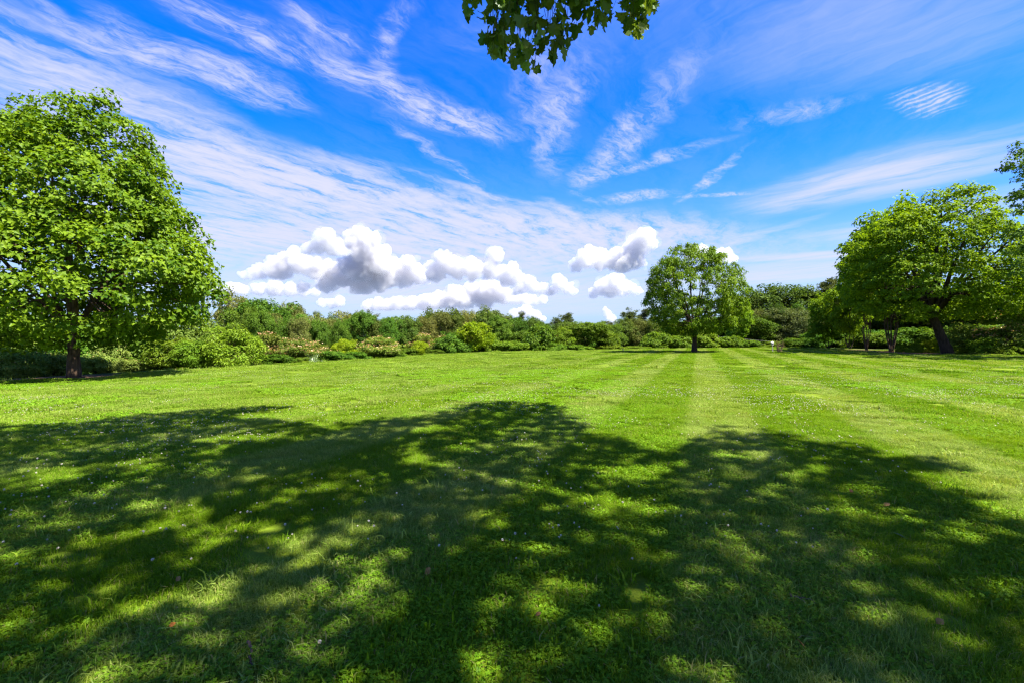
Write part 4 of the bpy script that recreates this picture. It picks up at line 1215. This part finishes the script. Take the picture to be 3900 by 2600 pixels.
def ico(sub):
    import bmesh
    bm = bmesh.new(); bmesh.ops.create_icosphere(bm, subdivisions=sub, radius=1)
    V = np.array([v.co[:] for v in bm.verts]); F_ = np.array([[v.index for v in f.verts] for f in bm.faces]); bm.free()
    return V, F_
ICO = ico(4)

def cumulus(label, depth, base, bumps, seed, extra=11, rough=.5):
    """bumps: (px, py, radius px); base: row of the flat underside"""
    rng = np.random.default_rng(seed)
    S = depth / F
    zb = zat(base, depth)
    cx = np.mean([b[0] for b in bumps])
    o_ = np.array([at(cx, depth), depth, zb])
    puffs = []
    for px, py, r in bumps:
        c = np.array([at(px, depth), depth + rng.normal(0, r * S * .4), zat(py, depth)]); R_ = r * S * .86
        puffs.append((c, R_))
        for k in range(extra):
            d = unit(rng.normal(0, 1, 3) * np.array([1.3, 1, .8]) + np.array([0.1, -.4, .25])); q = R_ * rng.uniform(.18, .55)
            puffs.append((c + d * R_ * rng.uniform(.7, 1.05), q))
    VV = []; FF = []; n = 0
    for c, R_ in puffs:
        V = c + ICO[0] * R_
        fs = 1 / (46 * S)
        nz = fbm(V * fs, 5) - .5
        bil = (np.abs(fbm(V * fs * 1.8 + 31, 2) - .5) + .6 * np.abs(fbm(V * fs * 4.1 + 11, 2) - .5) + .35 * np.abs(fbm(V * fs * 9 + 5, 2) - .5))
        V = V + ICO[0] * (R_ * rough * 1.9 * nz + min(R_, 34 * S) * 1.5 * (bil - .16))[:, None]
        z = V[:, 2]; soft = 9 * S
        low = zb + soft * .55 * (fbm(V * fs * .8 + 9, 3) - .5)
        V[:, 2] = np.where(z < low, low + (z - low) * .12, z)
        VV.append(V - o_); FF.append(ICO[1] + n); n += len(V)
    me = mesh_np('cloud', np.concatenate(VV), [np.concatenate(FF)], M_CLOUD, smooth=True)
    o = obj('cloud', me, label=label, category='cloud', group='cumulus clouds low over the treeline')
    o.location = o_
    rm = o.modifiers.new('skin', 'REMESH'); rm.mode = 'VOXEL'; rm.voxel_size = 2.8 * S; rm.use_smooth_shade = True
    # thin ragged vapour round the dense body
    VV = []; FF = []; n = 0
    for c, R_ in puffs:
        if R_ < 12 * S: continue
        V = c + ICO[0] * R_ * np.array([1.25, 1.1, .95])
        nz = fbm(V / (30 * S) + 77, 5) - .5
        V = V + ICO[0] * (min(R_, 40 * S) * 2.4 * nz)[:, None]
        low = zb + 12 * S * (fbm(V / (25 * S) + 3, 3) - .6)
        V[:, 2] = np.where(V[:, 2] < low, low + (V[:, 2] - low) * .15, V[:, 2])
        VV.append(V - o_); FF.append(ICO[1] + n); n += len(V)
    w = obj('vapour', mesh_np('vapour', np.concatenate(VV), [np.concatenate(FF)], M_VAPOUR, smooth=True), o)
    rm = w.modifiers.new('skin', 'REMESH'); rm.mode = 'VOXEL'; rm.voxel_size = 3.2 * S; rm.use_smooth_shade = True
D = 4200
cumulus('tallest white cumulus tower left of centre above the treeline', D, 1075, [(1380, 905, 42), (1420, 920, 40), (1345, 945, 46), (1400, 975, 62), (1450, 1010, 48), (1350, 1020, 60), (1330, 900, 24), (1440, 960, 40)], 1)
cumulus('grey shaded cumulus puff left of the tallest white tower', D - 700, 972, [(1240, 910, 40), (1205, 935, 34), (1275, 940, 38), (1310, 962, 22), (1165, 950, 24)], 2)
cumulus('broad cumulus bank left below the grey puff', D + 100, 1066, [(1080, 990, 46), (1150, 1010, 46), (1040, 1020, 46), (980, 1040, 34), (1200, 1020, 44), (930, 1050, 22), (1110, 960, 26)], 3)
cumulus('long cumulus bank under the tallest tower', D + 250, 1122, [(1300, 1050, 56), (1380, 1070, 60), (1460, 1060, 58), (1540, 1040, 52), (1590, 1050, 38), (1230, 1080, 40), (1500, 1010, 34), (1560, 1005, 30), (1160, 1095, 24)], 4)
cumulus('cumulus with small round turret right of the long bank', D, 1103, [(1695, 1000, 40), (1740, 1020, 44), (1660, 1040, 40), (1800, 1030, 44), (1880, 972, 33), (1870, 1030, 40), (1940, 1050, 40), (1985, 1065, 20), (1690, 980, 28), (1640, 1010, 22)], 5)
cumulus('low far cumulus strip just above the central treetops', D + 900, 1182, [(1800, 1120, 40), (1860, 1108, 46), (1910, 1125, 36), (1730, 1132, 42), (1690, 1145, 36), (1650, 1150, 34), (1610, 1155, 32),
                                                                                 (1560, 1158, 32), (1520, 1160, 30), (1480, 1165, 28), (1440, 1160, 26), (1400, 1168, 24), (1770, 1150, 36), (1840, 1150, 36)], 6)
cumulus('small cumulus left of a close pair', D, 1132, [(1985, 1100, 26), (2025, 1085, 30), (2065, 1100, 26), (2090, 1115, 16), (1960, 1115, 16)], 7)
cumulus('small cumulus right of a close pair', D, 1130, [(2125, 1080, 28), (2165, 1095, 28), (2185, 1110, 18), (2110, 1105, 20)], 8)
cumulus('bright cumulus head with dark underside left of the lone walnut top', D - 400, 1040, [(2440, 925, 46), (2465, 900, 30), (2410, 950, 44), (2350, 985, 46), (2290, 985, 42), (2230, 990, 40), (2250, 965, 30), (2420, 1000, 42), (2195, 1010, 26), (2380, 1010, 40)], 9)
cumulus('low rounded cumulus right below the dark-based cloud', D, 1138, [(2290, 1095, 32), (2340, 1085, 36), (2390, 1095, 32), (2425, 1110, 20), (2260, 1115, 20), (2320, 1110, 30)], 10)
cumulus('cumulus hidden behind the top of the lone walnut', D - 300, 1000, [(2660, 958, 34), (2630, 975, 26), (2765, 972, 36), (2720, 985, 30), (2790, 985, 20)], 11)
cumulus('small pale cumulus just above the central gap', D + 1200, 1235, [(1960, 1195, 22), (2000, 1185, 26), (2040, 1200, 24), (2065, 1215, 14)], 12)
cumulus('tiny upright cumulus finger left of the pines', D + 1200, 1240, [(2306, 1178, 11), (2318, 1195, 17), (2328, 1215, 19)], 13)
cumulus('small cumulus low beside the right edge of the plane tree', D, 1118, [(870, 1098, 24), (905, 1105, 24), (840, 1108, 22), (925, 1112, 16)], 14)
cumulus('flat cumulus shelf under the left end of the broad bank', D + 500, 1130, [(930, 1108, 22), (985, 1100, 28), (1045, 1098, 30), (1105, 1104, 28), (1160, 1110, 24), (1205, 1114, 18)], 16)
cumulus('hazy cumulus shelf between the turret cloud and the close pair', D + 1000, 1160, [(1950, 1138, 22), (1975, 1142, 22), (2005, 1142, 24), (2035, 1146, 22), (2065, 1144, 20), (1925, 1142, 20)], 17)
cumulus('tiny low cumulus above the left treeline', D + 900, 1178, [(1235, 1155, 20), (1262, 1155, 24), (1290, 1150, 22)], 15)


# ------------------------------------------------------------------ small things on the lawn
def bird_box():
    d = 52.0; x = at(2941, d); z = gz(x, d)
    wood = plain_mat('weathered_pale_wood', (.30, .27, .23), (.50, .47, .43), 12)
    dark = plain_mat('dark_hole', (.01, .008, .006), (.02, .015, .01), 5)
    roofm = plain_mat('white_painted_wood', (.55, .53, .55), (.72, .70, .72), 9)
    t = thing('bird_box', 'small weathered bird box on a thin pale post beside the bare shrub', 'bird box', (x, d, z))
    tilt = -.05
    def P(h): return np.array([tilt * (h - 1.2) * 1.0, 0, h])
    mb = MB(); mb.tube([P(-.2), P(.4), P(.9), P(1.16)], [.042, .04, .038, .036], 8); obj('post', mb.mesh('post', wood), t)
    mb = MB(); c = P(.92) + np.array([-.03, -.04, 0]); mb.box(c, (.19, .19, .28)); b = obj('box', mb.mesh('box', wood), t)
    mb = MB(); th = np.arange(12) * math.pi / 6
    ring = np.stack([np.cos(th) * .03 + c[0], np.full(12, c[1] - .098), np.sin(th) * .03 + c[2] + .05], 1)
    mb.add(ring, [list(range(12))]); obj('entrance_hole', mb.mesh('entrance_hole', dark), b)
    mb = MB(); r_ = Matrix.Rotation(.35, 3, 'X'); mb.box(c + np.array([0, -.02, .165]), (.25, .27, .03), np.array(r_)); obj('roof', mb.mesh('roof', roofm), t)
    mb = MB(); mb.tube([P(1.1), P(1.2), P(1.24)], [.045, .045, .02], 8); obj('post_cap', mb.mesh('post_cap', wood), t)
bird_box()

def bare_shrub():
    d = 51.3; x = at(2968, d); z = gz(x, d); rng = np.random.default_rng(4)
    t = thing('bare_shrub', 'sparse half-bare shrub with reddish twigs next to the bird box', 'shrub', (x, d, z))
    mb = MB(); tips = []
    for i in range(16):
        a = rng.uniform(0, 6.28); h = rng.uniform(.6, 1.5); s = rng.uniform(.1, .5)
        p1 = np.array([math.cos(a) * s, math.sin(a) * s * .7, h]); b0 = np.array([math.cos(a) * .14, math.sin(a) * .1, -.05])
        q = limb(mb, rng, b0, p1, .022, .008, -.05, 6, 5, .12); tips.append(p1)
        for k in range(2):
            e = q[3] + np.array([rng.normal(0, .2), rng.normal(0, .15), rng.uniform(.15, .4)]); limb(mb, rng, q[3], e, .011, .005, 0, 4, 4, .1); tips.append(e)
    obj('twigs', mb.mesh('twigs', bark_mat('reddish_twig_bark', (.09, .05, .035), (.22, .14, .10), 10), True), t)
    T = np.array(tips); T = T[rng.random(len(T)) < .5]
    V, F_, v = foliage(rng, T, np.tile([0, 0, 1.0], (len(T), 1)), 9, .10, .9, .09, .045, 'diamond')
    b2 = np.stack([rng.normal(0, .16, 14), rng.normal(0, .12, 14), rng.uniform(.03, .2, 14)], 1)
    V2, F2, v2 = foliage(rng, b2, np.tile([0, 0, 1.0], (14, 1)), 9, .1, .9, .09, .03, 'diamond')
    obj('leaves', build_mesh_crown('leaves', [(V, F_, v), (V2, F2, v2)], L_OLIVE), t)
bare_shrub()

def wire_fence():
    d0, d1 = 75.5, 77.0
    steel = plain_mat('galvanised_wire', (.20, .20, .19), (.32, .32, .30), 5, .6)
    wood = plain_mat('old_grey_fence_wood', (.10, .09, .08), (.2, .18, .16), 8)
    A = np.array([at(2735, d0), d0]); B = np.array([at(3090, d1), d1])
    base = np.array([A[0], A[1], gz(*A)])
    t = thing('wire_fence', 'two thin wires strung between posts behind the bird box', 'fence', tuple(base))
    hz = {0: (zat(1281, d0), zat(1294, d0)), 1: (zat(1309, d1), zat(1322, d1))}
    for k in range(2):
        a = np.array([A[0], A[1], hz[0][k]]); b = np.array([B[0], B[1], hz[1][k]])
        tt = np.linspace(0, 1, 12)[:, None]; p = a + (b - a) * tt - np.array([0, 0, 1]) * (4 * tt * (1 - tt)) * .12
        mb = MB(); mb.tube(p - base, .009, 5); obj('wire', mb.mesh('wire', steel), t)
    for q, e in ((A, 0), (B, 1)):
        g = gz(*q); mb = MB(); mb.tube([np.array([q[0], q[1], g - .3]) - base, np.array([q[0], q[1], hz[e][0] + .12]) - base], .07, 8); obj('post', mb.mesh('post', wood), t)
wire_fence()

def yucca():
    px = 1190; d = edge_depth(px) - .35; x = at(px, d); z = gz(x, d); rng = np.random.default_rng(9)
    mat = leaf_mat('sword_leaves', (.13, .20, .09), (.27, .34, .19), .25, .05, .12)
    t = thing('sword_leaved_plant', 'pale spiky sword-leaved clump at the lawn edge under the pink shrubs', 'plant', (x, d, z))
    for i in range(46):
        a = rng.uniform(0, 6.28); el = rng.uniform(.25, 1.45); L = rng.uniform(.55, .85); w = .055
        h = np.array([math.cos(a), math.sin(a), 0]); s = np.array([-math.sin(a), math.cos(a), 0])
        b0 = np.array([rng.normal(.0, .16), rng.normal(0, .1), 0]); pts = []; 
        for k, f in enumerate((0, .35, .7, 1.0)):
            e = el - .45 * f * f * (1.6 - el); p = b0 + h * L * f * math.cos(e) + np.array([0, 0, L * f * math.sin(e) + .03])
            ww = w * (.75, 1.0, .75, .05)[k]; n = np.array([0, 0, .02])
            pts += [p - s * ww / 2 + n, p, p + s * ww / 2 + n]
        F_ = []
        for k in range(3):
            F_ += [(3 * k, 3 * k + 1, 3 * k + 4, 3 * k + 3), (3 * k + 1, 3 * k + 2, 3 * k + 5, 3 * k + 4)]
        obj('leaf', mesh_np('leaf', np.array(pts), [np.array(F_)], mat, {'v': np.full(12, rng.random())}), t)
yucca()
plant('weeds', 1160, 1372, 60, -.2, 'low bright yellow-green clump beside the sword-leaved plant')

def bird():
    d = 61.5; x = at(2372, d); z = gz(x, d)
    black = plain_mat('black_feathers', (.008, .008, .010), (.02, .02, .024), 30, .6)
    # upright body: a ring loft from tail to beak, one continuous skin
    pts = [(-.17, .05), (-.10, .075), (-.02, .10), (.05, .15), (.09, .21), (.105, .25), (.12, .275), (.145, .275), (.18, .268)]
    rad = [.012, .03, .05, .058, .045, .033, .034, .026, .003]
    mb = MB(); mb.tube([(a, 0, b + .03) for a, b in pts], rad, 10)
    o = obj('bird', mb.mesh('bird', black, True), label='small dark bird standing on the lawn left of the walnut shadow', category='bird')
    o.location = (x, d, z); o.rotation_euler = (0, -.35, 2.2)
    for s in (-.02, .02):
        m2 = MB(); m2.tube([(.0, s, .10), (.01, s, .04), (.01, s, -.01)], .005, 5); obj('leg', m2.mesh('leg', black), o)
bird()

def litter():
    rng = np.random.default_rng(15)
    brown = plain_mat('dry_brown_leaf', (.13, .075, .020), (.26, .16, .05), 40)
    orange = plain_mat('orange_leaf', (.30, .09, .012), (.48, .18, .03), 40)
    pale = plain_mat('pale_underside_leaf', (.16, .22, .14), (.24, .30, .2), 40)
    dark = plain_mat('dark_brown_leaf', (.08, .045, .012), (.16, .09, .03), 40)
    def leaf(px, py, s, mat, label, up=.6, turn=0.0):
        s *= .72
        d = CAM_H * F / (py - HY); x = at(px, d); z = gz(x, d) + .045
        outl = [(0, 0), (.18, .26), (.45, .38), (.72, .27), (1, 0), (.72, -.27), (.45, -.38), (.18, -.26)]
        V = []
        for k, (zz, sc_) in enumerate(((0, 1), (.012, 1))):
            V += [(a * s, b * s, zz * s + s * (.35 * abs(b) + .18 * a * a)) for a, b in outl]
        V = np.array(V); F_ = [tuple(range(7, -1, -1)), tuple(range(8, 16))]
        side = [(i, (i + 1) % 8, 8 + (i + 1) % 8, 8 + i) for i in range(8)]
        mb = MB(); mb.add(V, F_); mb.F.setdefault(4, []).append(np.array(side))
        mb.tube([(-.25 * s, 0, .02 * s), (-.1 * s, 0, .0), (.02 * s, 0, .004 * s)], .012 * s, 4)
        o = obj('fallen_leaf', mb.mesh('fallen_leaf', mat), label=label, category='leaf', group='fallen leaves on the lawn')
        o.location = (x, d, z); o.rotation_euler = (up, -.2, turn)
    leaf(1617, 2210, .085, brown, 'single tan leaf lying in the middle of the near grass', 1.1, 1.2)
    leaf(3572, 2406, .07, brown, 'reddish-brown leaf in the clover near the lower right corner', .6, .3)
    leaf(3067, 2498, .06, orange, 'bright orange leaf near the bottom edge in a sunny fleck', .7, 2.0)
    leaf(3241, 1890, .075, orange, 'rust-coloured leaf in the shade on the right', .5, .8)
    leaf(3369, 1943, .09, dark, 'dark brown leaf right of the rust-coloured one', .3, .1)
    leaf(3449, 2069, .10, pale, 'pale grey-green upturned leaf in the shade on the right', .4, 2.6)
    leaf(639, 2417, .045, orange, 'small yellow-orange curled leaf in the lower left grass', .8, .9)
    leaf(665, 2238, .06, brown, 'dry tan leaf in the lower left by a sunlit fleck', .9, 1.7)
    leaf(2040, 2375, .05, dark, 'small dark leaf right below the middle tan leaf', .5, .4)
    leaf(1930, 2292, .045, brown, 'small reddish leaf to the right of the middle tan leaf', .9, 2.2)
    def twig(pts, r, label):
        P = []
        for px, py in pts:
            d = CAM_H * F / (py - HY); x = at(px, d); P.append((x, d, gz(x, d) + .05))
        P = np.array(P); o_ = P[0].copy()
        tt = np.linspace(0, len(P) - 1, 12); Q = np.stack([np.interp(tt, np.arange(len(P)), P[:, k]) for k in range(3)], 1) + rng.normal(0, .004, (12, 3))
        mb = MB(); mb.tube(Q - o_, np.linspace(r, r * .4, 12), 6); o = obj('fallen_twig', mb.mesh('fallen_twig', B_BROWN, True), label=label, category='twig', group='fallen twigs on the lawn')
        o.location = o_
    twig([(945, 2480), (952, 2510), (948, 2545), (955, 2570)], .008, 'short brown stick in the grass at the lower left')
    twig([(3010, 2295), (3040, 2308), (3080, 2312), (3110, 2325)], .006, 'thin curved brown twig in the lower right grass')
litter()
